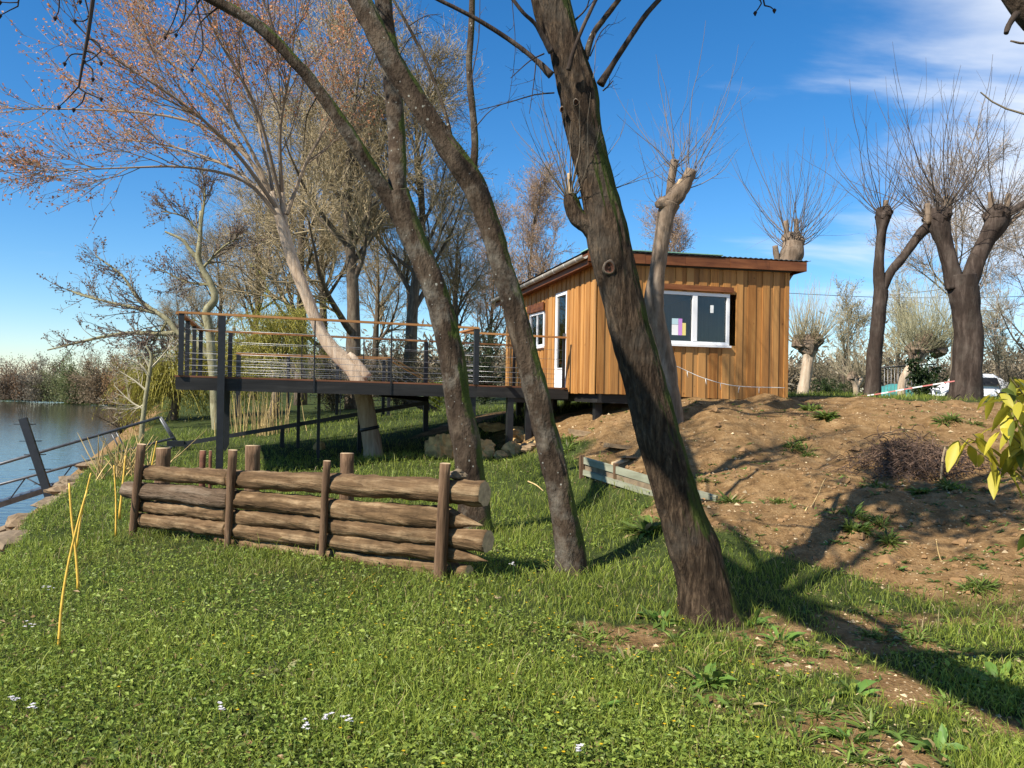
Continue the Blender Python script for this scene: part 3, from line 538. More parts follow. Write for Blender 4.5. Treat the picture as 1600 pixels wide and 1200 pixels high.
# loose stone on the fence end
def stone(name, c, sx, sy, sz, seed, m_, parent=None, rough=.35, sub=12):
    V = []; n = sub; Q = []
    for i in range(n + 1):
        th = math.pi * i / n
        for j in range(2 * n):
            ph = math.pi * j / n; d = Vector((math.sin(th) * math.cos(ph), math.sin(th) * math.sin(ph), math.cos(th))); q = d * 1.3 + Vector((seed, seed * 2.3, 0))
            cell = mnoise.cell(q * 1.4); r = 1 + rough * (mnoise.noise(q) * .9 + .5 * mnoise.noise(q * 2.7) + .25 * (cell - .5)); V.append((c[0] + d.x * r * sx, c[1] + d.y * r * sy, c[2] + d.z * r * sz))
    for i in range(n):
        for j in range(2 * n): Q.append((i * 2 * n + j, (i + 1) * 2 * n + j, (i + 1) * 2 * n + (j + 1) % (2 * n), i * 2 * n + (j + 1) % (2 * n)))
    return mesh_np(name, V, Q, None, M[m_], parent, False)
tag(stone('stone', at(714, 742, fY(714) + .17), .075, .07, .045, 3.1, 'rock_grey'), 'angular stone lying on the right end of the top fence log', 'stone')

# ================================================================== FOREGROUND TREES
def ptree(name, label, cat='tree', base=None, group=None): return thing(name, label, cat, base, group)
def ppath(pts, n):
    """pts: (px, py, width_px, Y) -> world path and radii"""
    W_ = np.array([at(a, b, d) for a, b, w, d in pts]); r = np.array([w / 2 * d / F for a, b, w, d in pts]); P = catmull(W_, n)
    R = np.interp(np.linspace(0, 1, n), np.linspace(0, 1, len(r)), r); return P, R
def limb(nm, pts, n, sides, m_, par, amp=.1, seed=0., flare=0.0, nscale=2.0, long=.22, amp2=0.0):
    P, R = ppath(pts, n)
    if flare: 
        h = P[:, 2] - P[0, 2]; R = R * (1 + flare * np.exp(-np.maximum(h, 0) / .2))
        P = np.concatenate([P[:1] - np.array([[0, 0, .25]]), P]); R = np.concatenate([R[:1] * 1.1, R])
    V, Q, T = tube(P, R, sides, True, amp, nscale, seed, long, amp2); return mesh_np(nm, V, Q, T, m_, par, True)
def twiglets(paths, par, nm, rng, col=(.05, .035, .025), L1=.5, m1=5, L2=.2, m2=3, wob=.12, rr=.5, up=(0, 0, .03)):
    b = from_paths(paths, 7); mb = MB(); add_br(mb, b, 5, col); c = sprout(b, m1, .15, 1, .4, .95, L1, .5, 5, rr, .0022, wob, up, rng); add_br(mb, c, 3, col)
    d = sprout(c, m2, .2, 1, .4, 1.0, L2, .5, 4, .6, .0016, wob, up, rng); add_br(mb, d, 3, col); o = tag(mb.build(nm, M['twig'], par), kind='stuff'); return o, d
def buds(P, par, rng, size, col, nm='buds', var=.35):
    n = len(P); C = np.asarray(col) * rng.uniform(1 - var, 1 + var, (n, 1)); V, T = leaves(P, rdir(n, rng), rdir(n, rng), rng.uniform(.6, 1.4, n) * size, rng.uniform(.5, 1, n) * size)
    return tag(mesh_np(nm, V, None, T, M['leaf'], par, col=np.repeat(C, 4, 0)), kind='stuff')
r1 = np.random.default_rng(11)
# T1 - forked tree right behind the fence
d = 8.95; t1 = ptree('leaning_tree', 'grey leaning tree forking in two behind the right end of the log fence', base=at(742, 838, d))
limb('trunk', [(744, 845, 50, d), (738, 770, 46, d), (728, 690, 43, d), (714, 620, 40, d), (703, 540, 38, d), (682, 460, 36, d), (655, 395, 36, d), (632, 340, 40, d), (621, 300, 36, d)], 190, 44, M['bark_grey'], t1, .14, 1.3, .3, amp2=.04)
limb('stem', [(626, 340, 30, d + .03), (622, 290, 28, d + .05), (619, 200, 27, d + .2), (612, 110, 28, d + .3), (601, 20, 27, d + .4), (590, -120, 24, d + .6)], 70, 22, M['bark_grey'], t1, .12, 4.1)
limb('stem', [(628, 345, 26, d - .02), (602, 300, 25, d - .05), (560, 232, 22, d - .2), (517, 168, 20, d - .3), (468, 105, 18, d - .4), (405, 42, 17, d - .5), (330, -2, 16, d - .6), (200, -70, 14, d - .8)], 80, 20, M['bark_grey'], t1, .12, 6.1)
pp = [([at(440, 75, d - .4), at(420, 20, d - .4), at(416, -60, d - .3)], .012, .005), ([at(345, 8, d - .5), at(310, 40, d - .6), at(300, 90, d - .7)], .011, .003), ([at(500, 145, d - .3), at(480, 180, d), at(475, 230, d + .2)], .01, .004), ([at(312, 0, d - .6), at(280, 45, d - .6), at(255, 55, d - .6)], .01, .003), ([at(612, 110, d), at(640, 60, d), at(660, 50, d)], .008, .003)]
twiglets(pp, t1, 'twigs', r1, (.04, .03, .022), .45, 5, .16, 2)
# T2 - thinner leaning tree in the middle
d = 7.0; t2 = ptree('leaning_tree', 'slim lichen-spotted tree leaning left between the fence and the thick brown trunk', base=at(890, 897, d))
limb('trunk', [(893, 905, 44, d), (889, 850, 42, d), (876, 775, 40, d), (857, 690, 38, d), (836, 605, 37, d), (815, 525, 36, d), (797, 460, 36, d), (783, 415, 34, d), (764, 350, 33, d), (744, 298, 37, d), (722, 262, 38, d), (690, 215, 33, d), (646, 150, 33, d), (600, 75, 33, d), (562, 0, 34, d), (490, -140, 30, d)], 280, 48, M['bark_grey'], t2, .14, 9.7, .35, amp2=.04)
limb('branch', [(735, 292, 16, d), (741, 250, 12, d), (741, 200, 11, d + .05), (733, 110, 10, d + .1), (737, 30, 10, d + .1), (739, -90, 8, d + .1)], 50, 12, M['bark_grey'], t2, .1, 3.)
limb('branch', [(706, 225, 7, d), (698, 185, 5.5, d + .1), (672, 110, 5, d + .15), (640, 45, 5, d + .2), (608, -12, 4, d + .2)], 40, 8, M['bark_grey'], t2, .08, 5.)
twiglets([([at(735, 130, d), at(748, 60, d), at(750, -10, d)], .006, .003), ([at(640, 40, d), at(665, 25, d), at(690, 22, d)], .006, .002), ([at(742, 200, d), at(770, 170, d), at(810, 155, d)], .006, .002), ([at(672, 108, d), at(650, 50, d), at(665, 55, d)], .005, .002)], t2, 'twigs', r1, (.05, .037, .026), .25, 3, .1, 2)
# T3 - thick brown trunk
d = 5.7; t3 = ptree('leaning_tree', 'thick brown mossy trunk leaning left in front of the cabin', base=at(1103, 962, d))
limb('trunk', [(1108, 970, 75, d), (1098, 910, 71, d), (1083, 858, 75, d), (1064, 800, 68, d), (1040, 720, 65, d), (1020, 650, 65, d), (1003, 585, 64, d), (985, 520, 62, d), (970, 455, 62, d), (957, 405, 64, d), (947, 355, 62, d), (936, 300, 53, d), (922, 240, 53, d), (910, 190, 56, d), (903, 140, 58, d), (890, 95, 51, d), (879, 50, 47, d), (866, 0, 47, d), (830, -150, 41, d)], 420, 84, M['bark_big'], t3, .09, 2.2, .45, 2.4, .16, .05)
limb('stem', [(893, 110, 26, d + .1), (868, 70, 22, d + .15), (850, 35, 20, d + .2), (840, 0, 20, d + .2), (815, -130, 17, d + .3)], 40, 14, M['bark_big'], t3, .1, 7.7)
limb('stub', [(940, 375, 34, d + .02), (918, 352, 28, d), (902, 338, 26, d), (893, 318, 26, d), (890, 304, 19, d)], 40, 18, M['bark_big'], t3, .16, 5.2)
limb('cut_spike', [(893, 308, 9, d), (891, 290, 8, d), (889, 271, 6, d)], 12, 10, M['cut'], t3, .1, 2.)
for k, pts in enumerate([[(862, 118, 13, d - .08), (835, 92, 8, d - .1), (800, 65, 7.5, d - .1), (745, 30, 7, d - .15), (678, -4, 6, d - .2), (600, -40, 5, d - .2)], [(862, 82, 11, d - .1), (838, 40, 6.5, d - .15), (818, 20, 6, d - .2), (798, -5, 5.5, d - .2)], [(888, 110, 9, d - .2), (898, 75, 6, d - .24), (912, 40, 6, d - .26), (933, -5, 6, d - .3)],
                         [(915, 92, 11, d), (926, 55, 9, d), (945, 28, 9, d), (970, -5, 8, d)], [(938, 132, 14, d), (958, 100, 9, d), (985, 58, 8.5, d), (1010, 22, 8, d), (1034, -5, 8, d)]]):
    limb('branch', pts, 36, 9, M['bark_grey'] if k in (3,) else M['bark_dark'], t3, .1, k * 3.1)
tw = [([at(866, 145, d - .1), at(835, 148, d - .15), at(795, 160, d - .2), at(748, 172, d - .2)], .006, .003), ([at(850, 84, d - .1), at(828, 95, d - .2), at(798, 122, d - .25)], .006, .003), ([at(838, 92, d - .2), at(834, 130, d - .2), at(827, 178, d - .2)], .005, .002),
      ([at(898, 32, d), at(915, 15, d), at(922, -5, d)], .008, .004), ([at(922, 88, d), at(938, 52, d), at(952, 38, d)], .005, .003), ([at(942, 142, d), at(950, 135, d), at(958, 126, d)], .006, .004), ([at(800, 0, d), at(805, 80, d), at(793, 170, d)], .003, .0015)]
twiglets(tw, t3, 'twigs', r1, (.035, .026, .02), .18, 3, .07, 2, .15)
def scar(px, py, w, h, Y, par, m1_='bark_big'):
    c = at(px, py, Y); n = nrm(np.array([0, 0, CAMZ]) - c); s = nrm(np.cross(ez, n)); u = np.cross(n, s); V = []; k = 20; ang = np.arange(k) * 2 * math.pi / k
    for r, o in ((1.35, -.03), (1.12, .003), (.9, .008), (.7, -.006), (.3, -.008)):
        rr = r * (1 + .06 * np.sin(ang * 3 + px)); V.append(c + n * o + (np.cos(ang) * rr * w / 2 * Y / F)[:, None] * s + (np.sin(ang) * rr * h / 2 * Y / F)[:, None] * u)
    V = np.concatenate(V + [c[None]]); i = np.arange(k); Q = np.concatenate([np.stack([j * k + i, j * k + (i + 1) % k, (j + 1) * k + (i + 1) % k, (j + 1) * k + i], -1) for j in range(4)]); T = np.stack([4 * k + i, 4 * k + (i + 1) % k, np.full(k, 5 * k)], -1)
    mi = np.concatenate([np.zeros(2 * k), np.ones(2 * k), np.ones(k)]); return mesh_np('branch_scar', V, Q, T, None, par, True, mats=[M['bark_pollard'], M['rust']], mat_idx=mi)
scar(952, 418, 16, 19, d - .146, t3); scar(900, 160, 8, 10, d - .133, t3); scar(878, 171, 5, 8, d - .122, t3)
# crowns of the three leaning trees, above the view; their shade falls on the mound and the lawn
def overhead(tree, starts, seed, col=(.06, .045, .032)):
    rng = np.random.default_rng(seed); pth = []
    for p, ends, r in starts:
        for e in ends: e = np.asarray(e, float); p = np.asarray(p, float); pth.append(([p, p + (e - p) * .5 + np.array([0, 0, .15]), e], r, r * .3))
    b = from_paths(pth, 9); mb = MB(); add_br(mb, b, 8, col); c = sprout(b, 8, .25, 1, .35, .9, 1.5, .4, 8, .5, .01, .1, (0, 0, .07), rng); add_br(mb, c, 5, col); c1 = sprout(c, 6, .2, 1, .35, .9, .7, .4, 6, .5, .005, .1, (0, 0, .05), rng); add_br(mb, c1, 4, col); c2 = sprout(c1, 3, .2, 1, .35, .9, .3, .4, 4, .6, .003, .1, (0, 0, .04), rng); add_br(mb, c2, 3, col); tag(mb.build('crown', M['twig'], tree), kind='stuff')
    q = c2.P[:, 1:].reshape(-1, 3); buds(q[rng.random(len(q)) < .8], tree, rng, .05, (.3, .2, .08))
overhead(t3, [(at(830, -150, 5.7), [(-.9, 5.3, 7.6), (1.6, 5.6, 7.4), (.6, 4.4, 8.0), (0, 7, 8.0), (2.2, 6.6, 7.0)], .1)], 61)
ri = np.random.default_rng(66); n = 2600; q = np.array([-.45, 4.5, 6.9]) + nrm(ri.normal(size=(n, 3))) * (ri.random((n, 1)) ** .4) * np.array([1.0, 1.15, .7]) * (1 + .35 * ri.normal(size=(n, 1))); V, T = leaves(q, rdir(n, ri), ez + rdir(n, ri) * .6, ri.uniform(.07, .14, n), ri.uniform(.05, .1, n)); tag(mesh_np('ivy', V, None, T, M['leaf'], t3, col=np.repeat(np.array((.035, .06, .018)) * ri.uniform(.6, 1.5, (n, 1)), 4, 0)), kind='stuff')  # unseen ivy clump, added above the view to shade the mound's right side
overhead(t2, [(at(490, -140, 7), [(-3.6, 6.6, 8.2), (-2.2, 6.2, 8.6), (-1.2, 7.6, 8.4), (-3, 8, 8)], .075), (at(739, -90, 7.1), [(-.2, 7.2, 7.4), (.3, 7.6, 7.2)], .025)], 62)
overhead(t1, [(at(590, -120, 9.5), [(-2, 9.8, 9.4), (-.9, 9.2, 9.2), (-1.6, 11, 9.4)], .08), (at(200, -70, 8.15), [(-5.4, 7.8, 7.6), (-4.6, 7.2, 8.4)], .045)], 63)
# shoots growing from a pollard head
def shoots(heads, par, rng, n, L, r, col, spread=1.0, up=.10, nm='shoots', wob=.085, K=10, side=2):
    P0 = []; D = []
    for c, rad in heads:
        for k in range(n):
            a = rng.uniform(0, 2 * math.pi); e = math.asin(rng.uniform(-.1, 1) ** 1.0) if spread > .9 else rng.uniform(.5, 1.5); q = np.array([math.cos(a) * math.cos(e), math.sin(a) * math.cos(e), math.sin(e)]); P0.append(np.asarray(c) + q * rad * .8); D.append(q + np.array([0, 0, .35]))
    P0 = np.array(P0); D = nrm(np.array(D)); m_ = len(P0); ln = L * (.22 + .95 * rng.random(m_) ** 1.2) * (.55 + .45 * np.clip(D[:, 2], 0, 1)); P = np.empty((m_, K, 3)); P[:, 0] = P0
    for k in range(1, K): D = nrm(D + rng.normal(size=(m_, 3)) * wob + np.array([0, 0, up])); P[:, k] = P[:, k - 1] + D * (ln / (K - 1))[:, None]
    b = Br(P, r * rng.uniform(.7, 1.2, (m_, 1)) * np.linspace(1, .3, K)[None]); mb = MB(); add_br(mb, b, 4, np.asarray(col))
    if side: s_ = sprout(b, side, .2, .8, .3, .7, L * .3, .5, 5, .6, r * .3, .05, (0, 0, .05), rng); add_br(mb, s_, 3, np.asarray(col))
    return mb.build(nm, M['twig'], par)
shoots([(at(890, 312, d), .05)], t3, r1, 36, 1.05, .0045, (.15, .12, .085), up=.06)
# T4 - pollard in front of the cabin window
d = 13.2; t4 = ptree('pollard_tree', 'pale-barked pollard standing against the cabin beside the front window', base=[at(1050, 640, d)[0], d, gz(at(1050, 640, d))])
limb('trunk', [(1054, 665, 33, d), (1048, 620, 30, d), (1040, 560, 27, d), (1028, 510, 27, d), (1021, 475, 31, d), (1026, 430, 25, d), (1035, 370, 24, d), (1041, 335, 27, d), (1046, 318, 32, d)], 80, 20, M['bark_pollard'], t4, .12, 1.1)
limb('arm', [(1044, 322, 24, d), (1058, 305, 27, d - .05), (1070, 288, 22, d - .05), (1081, 266, 16, d - .05)], 30, 16, M['bark_pollard'], t4, .2, 3.3); limb('arm', [(1048, 318, 18, d), (1048, 290, 13, d), (1054, 250, 12, d)], 24, 14, M['bark_pollard'], t4, .14, 4.3)
limb('knob', [(1050, 316, 22, d), (1036, 318, 20, d - .05), (1026, 320, 10, d - .1)], 14, 14, M['bark_pollard'], t4, .3, 8.3); limb('arm', [(1056, 305, 12, d - .1), (1061, 290, 9, d - .1), (1064, 281, 8, d - .1)], 12, 10, M['cut'], t4, .1, 1.3)
shoots([(at(1053, 262, d), .06), (at(1080, 280, d), .08), (at(1068, 295, d), .1)], t4, r1, 14, 2.4, .0075, (.17, .14, .11)); shoots([(at(1030, 318, d), .05)], t4, r1, 9, 1.3, .006, (.17, .14, .11))
# pollards behind: builder
def pollard(name, label, base, limbs, heads, stubs, d, m_, rng, n=26, L=3.0, r=.014, col=(.09, .07, .055), group='pollarded trees beside the cabin'):
    t = ptree(name, label, base=np.array([at(*base, d)[0], d, gz(at(*base, d))]), group=group); 
    for k, pts in enumerate(limbs):
        pts = [(a, b, w, d) for a, b, w in pts]; limb('trunk' if k == 0 else 'arm', pts, 60 if k == 0 else 40, 18, m_, t, .13, k * 2.7 + base[0], .15 if k == 0 else 0)
    for x, y, w in heads:
        if w > 15: stone('head', at(x, y, d), w / 2 * d / F, w / 2 * d / F, w / 2 * d / F * 1.05, x * .37, 'bark_dark' if m_ is M['bark_dark'] else 'bark_pollard', t, .4, 9)
    for (x0, y0, w0, x1, y1, w1) in stubs: limb('cut_stub', [(x0, y0, w0, d), (x1, y1, w1, d)], 8, 10, M['bark_pollard'], t, .15, x0)
    shoots([(at(x, y, d), w / 2 * d / F) for x, y, w in heads], t, rng, n, L, r, col); return t
pollard('pollard_tree', 'pollard whose knobbly head of upright shoots rises above the cabin roof', (1175, 628), [[(1175, 640, 30), (1188, 540, 28), (1210, 460, 27), (1228, 418, 30), (1238, 396, 36), (1240, 378, 30)]], [(1238, 388, 30), (1232, 374, 20), (1248, 378, 18)], [(1230, 385, 9, 1228, 345, 7), (1245, 380, 9, 1244, 342, 7), (1215, 410, 10, 1211, 384, 8)], 21, M['bark_pollard'], r1, 21, 3.6, .010, (.13, .105, .085))
pollard('pollard_tree', 'slender dark pollard with one low arm reaching right', (1363, 622), [[(1362, 632, 25), (1366, 570, 22), (1372, 500, 20), (1376, 462, 21), (1374, 440, 18), (1374, 400, 14), (1377, 365, 14), (1379, 345, 21), (1381, 330, 22)], [(1378, 452, 16), (1392, 425, 14), (1415, 397, 13), (1434, 370, 14), (1452, 352, 18)]], [(1380, 335, 26), (1455, 345, 22)], [(1384, 335, 9, 1384, 313, 8), (1448, 352, 10, 1449, 318, 9)], 20, M['bark_dark'], r1, 28, 3.4, .011)
pollard('pollard_tree', 'stout dark pollard forking low into two heavy arms', (1508, 622), [[(1508, 635, 48), (1512, 575, 42), (1514, 530, 41), (1509, 490, 40), (1504, 455, 44), (1502, 430, 44)], [(1494, 450, 30), (1484, 410, 24), (1474, 375, 24), (1467, 350, 32), (1464, 325, 22)], [(1510, 450, 30), (1525, 410, 27), (1541, 375, 25), (1556, 350, 34), (1562, 325, 28)], [(1562, 340, 14), (1585, 328, 12), (1615, 310, 11)]], [(1468, 340, 34), (1558, 338, 38), (1480, 320, 14)], [(1478, 345, 14, 1481, 307, 14), (1452, 350, 10, 1449, 318, 9), (1550, 330, 9, 1547, 300, 8), (1572, 330, 10, 1576, 303, 8), (1572, 352, 8, 1594, 334, 6)], 19, M['bark_dark'], r1, 28, 3.5, .012)
# overhanging tree beside and behind the photographer: its twigs hang into the top of the view and its shadow crosses the lawn
t5 = ptree('overhanging_tree', 'overhanging tree whose bare twigs hang into the top left of the view', base=(2.7, .1, 0))
V, Q, T = tube(catmull([(2.7, .1, -.2), (2.15, .3, 1.5), (1.05, .75, 2.7), (.2, 1.2, 3.3), (-1.2, 1.75, 4.6), (-2.7, 2.2, 6.0), (-4.0, 2.4, 7.4)], 70), np.linspace(.24, .13, 70), 20, True, .1, 2, 4.4); mesh_np('trunk', V, Q, T, M['bark_grey'], t5, True)
br = [([(-1.2, 1.75, 4.6), (-1.7, 2.2, 5.4), (-2.2, 2.6, 5.4)], .06, .02), ([(.2, 1.2, 3.3), (.8, .2, 5.2), (1.6, -.4, 7)], .09, .02), ([(-1.3, 1.8, 4.7), (-.4, 1, 6.5), (.3, .5, 8.5)], .08, .02), ([(1.05, .75, 2.7), (1.8, .6, 4), (2.6, .6, 6)], .09, .02), ([(-2.7, 2.2, 6.), (-3.5, 3, 7.4), (-4.5, 3.6, 8.6)], .06, .015), ([(-2.7, 2.2, 6.0), (-2.0, 3.2, 7.6), (-1.2, 4.2, 9)], .07, .015)]
b = from_paths(br, 9); mb = MB(); add_br(mb, b, 7, (.05, .036, .026)); c = sprout(b, 9, .2, 1, .4, 1, 1.5, .5, 7, .5, .004, .12, (0, 0, .02), r1); add_br(mb, c, 4, (.05, .036, .026)); c2 = sprout(c, 5, .2, 1, .4, 1, .6, .5, 5, .5, .003, .12, (0, 0, .02), r1); add_br(mb, c2, 3, (.05, .036, .026)); mb.build('branches', M['twig'], t5)
d = 3.0; tws = [([b.P[0, 8], at(165, -180, d), at(150, -40, d), at(138, 50, d), at(130, 95, d), at(123, 136, d)], .011, .004)]
sub = [[(122, 136), (108, 152), (92, 167)], [(122, 136), (135, 145), (158, 154)], [(133, 145), (128, 160), (115, 171)], [(131, 85), (112, 85), (101, 99)], [(132, 79), (148, 84), (158, 98)], [(135, 60), (150, 64), (158, 80), (137, 96), (131, 95)], [(131, 97), (144, 108), (145, 123)], [(140, 27), (130, 33), (117, 32)], [(132, -5), (137, 15), (139, 26)]]
mb = MB(); add_br(mb, from_paths(tws, 14), 6, (.03, .022, .018)); bt = []
for s_ in sub: add_br(mb, from_paths([([at(x, y, d) for x, y in s_], .0035, .002)], 7), 4, (.03, .022, .018)); bt.append(at(*s_[-1], d))
for s_ in [[(92, -20), (92, 15), (86, 28)], [(30, 0), (18, 14), (0, 24)], [(28, -30), (30, 2), (0, 3)], [(282, -10), (272, 30), (258, 58)], [(305, -8), (318, 70), (300, 108)], [(290, -10), (288, 28), (275, 54)], [(122, -20), (130, -5), (125, 2)], [(1178, -12), (1190, 3), (1180, 20)], [(1192, 0), (1203, 10), (1210, 16)]]:
    top = at(s_[0][0] - 5, -90, d); add_br(mb, from_paths([([top] + [at(x, y, d) for x, y in s_], .004, .002)], 8), 4, (.03, .022, .018)); bt.append(at(*s_[-1], d))
for x in (92, 28, 282, 300, 1182): add_br(mb, from_paths([([b.P[0, 6] if x < 400 else b.P[1, 4], at(x - 5, -88, d)], .008, .004)], 6), 4, (.03, .022, .018))
tag(mb.build('hanging_twigs', M['twig'], t5), kind='stuff')
mb = MB()
for k, p in enumerate(bt): V, Q = prisms(np.array([p + ez * .006, p]), np.array([p, p - ez * .012]), np.array([.003, .008]), np.array([.008, .002]), 6); mb.add(V, Q, C=(.03, .018, .016))
tag(mb.build('buds', M['twig'], t5), kind='stuff')
t6 = ptree('overhanging_tree', 'mossy limb entering the top right corner from a tree outside the view', base=(4.5, 4.6, gz((4.5, 4.6, 0))))
limb('trunk', [(2080, 960, 90, 4.5), (2040, 700, 80, 4.4), (1960, 480, 70, 4.3), (1850, 290, 60, 4.2), (1720, 130, 52, 4.1), (1625, 35, 46, 4.0), (1560, -45, 44, 4.0), (1430, -200, 38, 3.9)], 110, 24, M['bark_grey'], t6, .16, 8.8)
limb('branch', [(1588, 22, 12, 3.95), (1577, 38, 9, 3.93), (1572, 52, 7, 3.92)], 10, 10, M['bark_dark'], t6, .2, 1.); limb('branch', [(1640, 50, 6, 3.9), (1604, 67, 4, 3.9), (1579, 64, 3, 3.9)], 10, 8, M['bark_pollard'], t6, .1, 1.)
twiglets([([at(1760, 300, 4.1), at(1650, 195, 4.1), at(1600, 178, 4.1), at(1560, 165, 4.1), at(1532, 144, 4.1)], .008, .0035)], t6, 'twigs', r1, (.2, .16, .1), .02, 1, .01, 1)

# ================================================================== BACKGROUND TREES
def crown_mesh(h, w, seed, col, budcol, lev=(12, 8, 7, 5), bsize=.06, bn=1.0, trunk_r=.25, start=.28, lean=(0, 0), up=.06, ang=(.45, 1.0), fine=.006):
    """a bare tree grown from its base at the origin: returns data for trunk, twigs, buds"""
    rng = np.random.default_rng(seed); P = catmull([(0, 0, -.3), (lean[0] * .2 + rng.normal() * .1, lean[1] * .2, h * .3), (lean[0] * .6 + rng.normal() * .2, lean[1] * .6, h * .6), (lean[0], lean[1], h * .92)], 14)
    R = trunk_r * np.linspace(1, .12, 14) ** 1.0; b0 = Br(P[None], R[None]); tk = MB(); V, Q, T = tube(P, R, 12, True, .12, 2, seed); tk.add(V, Q, T)
    b1 = sprout(b0, lev[0], start, .97, ang[0], ang[1], w, .3, 9, .55, .03, .10, (0, 0, up), rng, .2, .45)
    V, Q = prisms(*b1.segs(), n=6); tk.add(V, Q); b2 = sprout(b1, lev[1], .2, 1, .4, .95, w * .5, .4, 7, .5, fine * 2.2, .13, (0, 0, up * .7), rng, .3, .4); b3 = sprout(b2, lev[2], .15, 1, .4, 1.0, w * .24, .4, 5, .5, fine * 1.4, .14, (0, 0, up * .6), rng, .4, .4)
    b4 = sprout(b3, lev[3], .15, 1, .4, 1.0, w * .11, .5, 4, .6, fine, .16, (0, 0, up * .5), rng, .6, .3); tw = MB()
    for b, n in ((b2, 4), (b3, 3), (b4, 3)):
        V, Q = prisms(*b.segs(), n=n); c = np.asarray(col) * rng.uniform(.65, 1.4, (len(V) // (2 * n), 1)); tw.add(V, Q, C=np.repeat(c, 2 * n, 0))
    bp = b4.P[:, 1:].reshape(-1, 3); bp = bp[rng.random(len(bp)) < bn]; return tk, tw, bp, rng
def gtree(name, label, px, d, h, w, seed, col=(.13, .1, .065), budcol=None, bsize=.06, tm='bark_oak', group='bare trees behind the deck and cabin', zoff=0, proto=None, scale=1, rot=0, **k):
    p = at(px, 600, d); base = np.array([p[0], p[1], gz(p) + zoff]); t = thing(name, label, 'tree', base, group)
    if proto is not None:
        for ch in proto.children: c = ch.copy(); COL.objects.link(c); c.parent = t
        t.scale = (scale,) * 3; t.rotation_euler = (0, 0, rot); return t
    tk, tw, bp, rng = crown_mesh(h, w, seed, col, budcol, bsize=bsize, **k); OFF[t.name] = np.zeros(3)
    tk.build('trunk', M[tm], t, True); tw.build('crown', M['twig'], t)
    if budcol is not None: buds(bp, t, rng, bsize, budcol)
    t.rotation_euler = (0, 0, rot); OFF[t.name] = base; return t
oak_c = (.30, .235, .135)
oA = gtree('oak_tree', 'tallest bare tree behind the deck, its rounded crown left of the forked trunk', 552, 33, 15.3, 6.0, 101, oak_c, (.36, .28, .13), .06, fine=.0075, lev=(20, 10, 8, 5), trunk_r=.36, bn=.42, start=.2)
oB = gtree('oak_tree', 'broad bare tree behind the deck between the two leaning trunks', 640, 35, 13.6, 5.6, 102, oak_c, (.34, .28, .14), .06, fine=.0075, lev=(19, 10, 8, 5), trunk_r=.34, bn=.4, start=.2)
gtree('oak_tree', 'bare tree behind the deck partly hidden by the bleached dead trunk', 470, 38, 0, 0, 0, proto=oB, scale=.98, rot=2.1)
gtree('oak_tree', 'lower bare tree seen behind the walkway end of the deck', 712, 40, 0, 0, 0, proto=oA, scale=.62, rot=1.3)
gtree('oak_tree', 'bare tree filling the gap left of the tallest crown', 395, 44, 0, 0, 0, proto=oA, scale=.72, rot=4.0)
gtree('oak_tree', 'bare tree low behind the middle of the deck railing', 585, 46, 0, 0, 0, proto=oB, scale=.75, rot=5.2)
gtree('oak_tree', 'bare tree far behind the crooked lichen-covered tree', 335, 52, 0, 0, 0, proto=oB, scale=.72, rot=.7)
gtree('oak_tree', 'low bare tree behind the front-left deck corner', 275, 62, 0, 0, 0, proto=oA, scale=.5, rot=2.9)
gtree('oak_tree', 'bare tree behind the middle of the tall crowns, right of the bleached trunk', 505, 50, 0, 0, 0, proto=oA, scale=1.0, rot=5.6)
oC = gtree('budding_tree', 'bare tree with russet buds behind the cabin gutter', 832, 46, 11.6, 4.4, 103, (.26, .19, .13), (.46, .3, .19), .075, fine=.007, lev=(17, 9, 7, 5), trunk_r=.2, bn=.5, up=.16, ang=(.25, .7), start=.15)
gtree('budding_tree', 'small russet tree standing beyond the cabin left of the budding one', 765, 50, 0, 0, 0, proto=oC, scale=.92, rot=2.2)
gtree('budding_tree', 'round russet crown showing above the cabin roof', 1043, 52, 0, 0, 0, proto=oC, scale=.93, rot=3.7)
oD = gtree('grey_tree', 'pale bare tree with hanging catkins behind the stout dark pollard', 1488, 40, 11.5, 5.4, 104, (.27, .22, .17), (.3, .23, .15), .05, fine=.008, lev=(14, 8, 7, 5), trunk_r=.17, bn=.4, start=.2, group='bare trees right of the cabin')
gtree('grey_tree', 'bare reddish tree at the right edge behind the yellow leaves', 1610, 36, 0, 0, 0, proto=oD, scale=.75, rot=2.0, group='bare trees right of the cabin')
oE = gtree('grey_tree', 'pale slender bare tree between the cabin and the slender pollard', 1318, 46, 6.6, 2.6, 105, (.3, .26, .17), (.32, .28, .14), .06, lev=(14, 7, 6, 4), trunk_r=.1, bn=.5, up=.14, ang=(.2, .7), start=.1, group='bare trees right of the cabin')
gtree('grey_tree', 'pale bare tree just right of the slender pollard', 1402, 50, 0, 0, 0, proto=oE, scale=1.1, rot=1.0, group='bare trees right of the cabin')
gtree('grey_tree', 'pale bare sapling behind the right arm of the stout pollard', 1560, 47, 0, 0, 0, proto=oE, scale=.95, rot=3.0, group='bare trees right of the cabin')
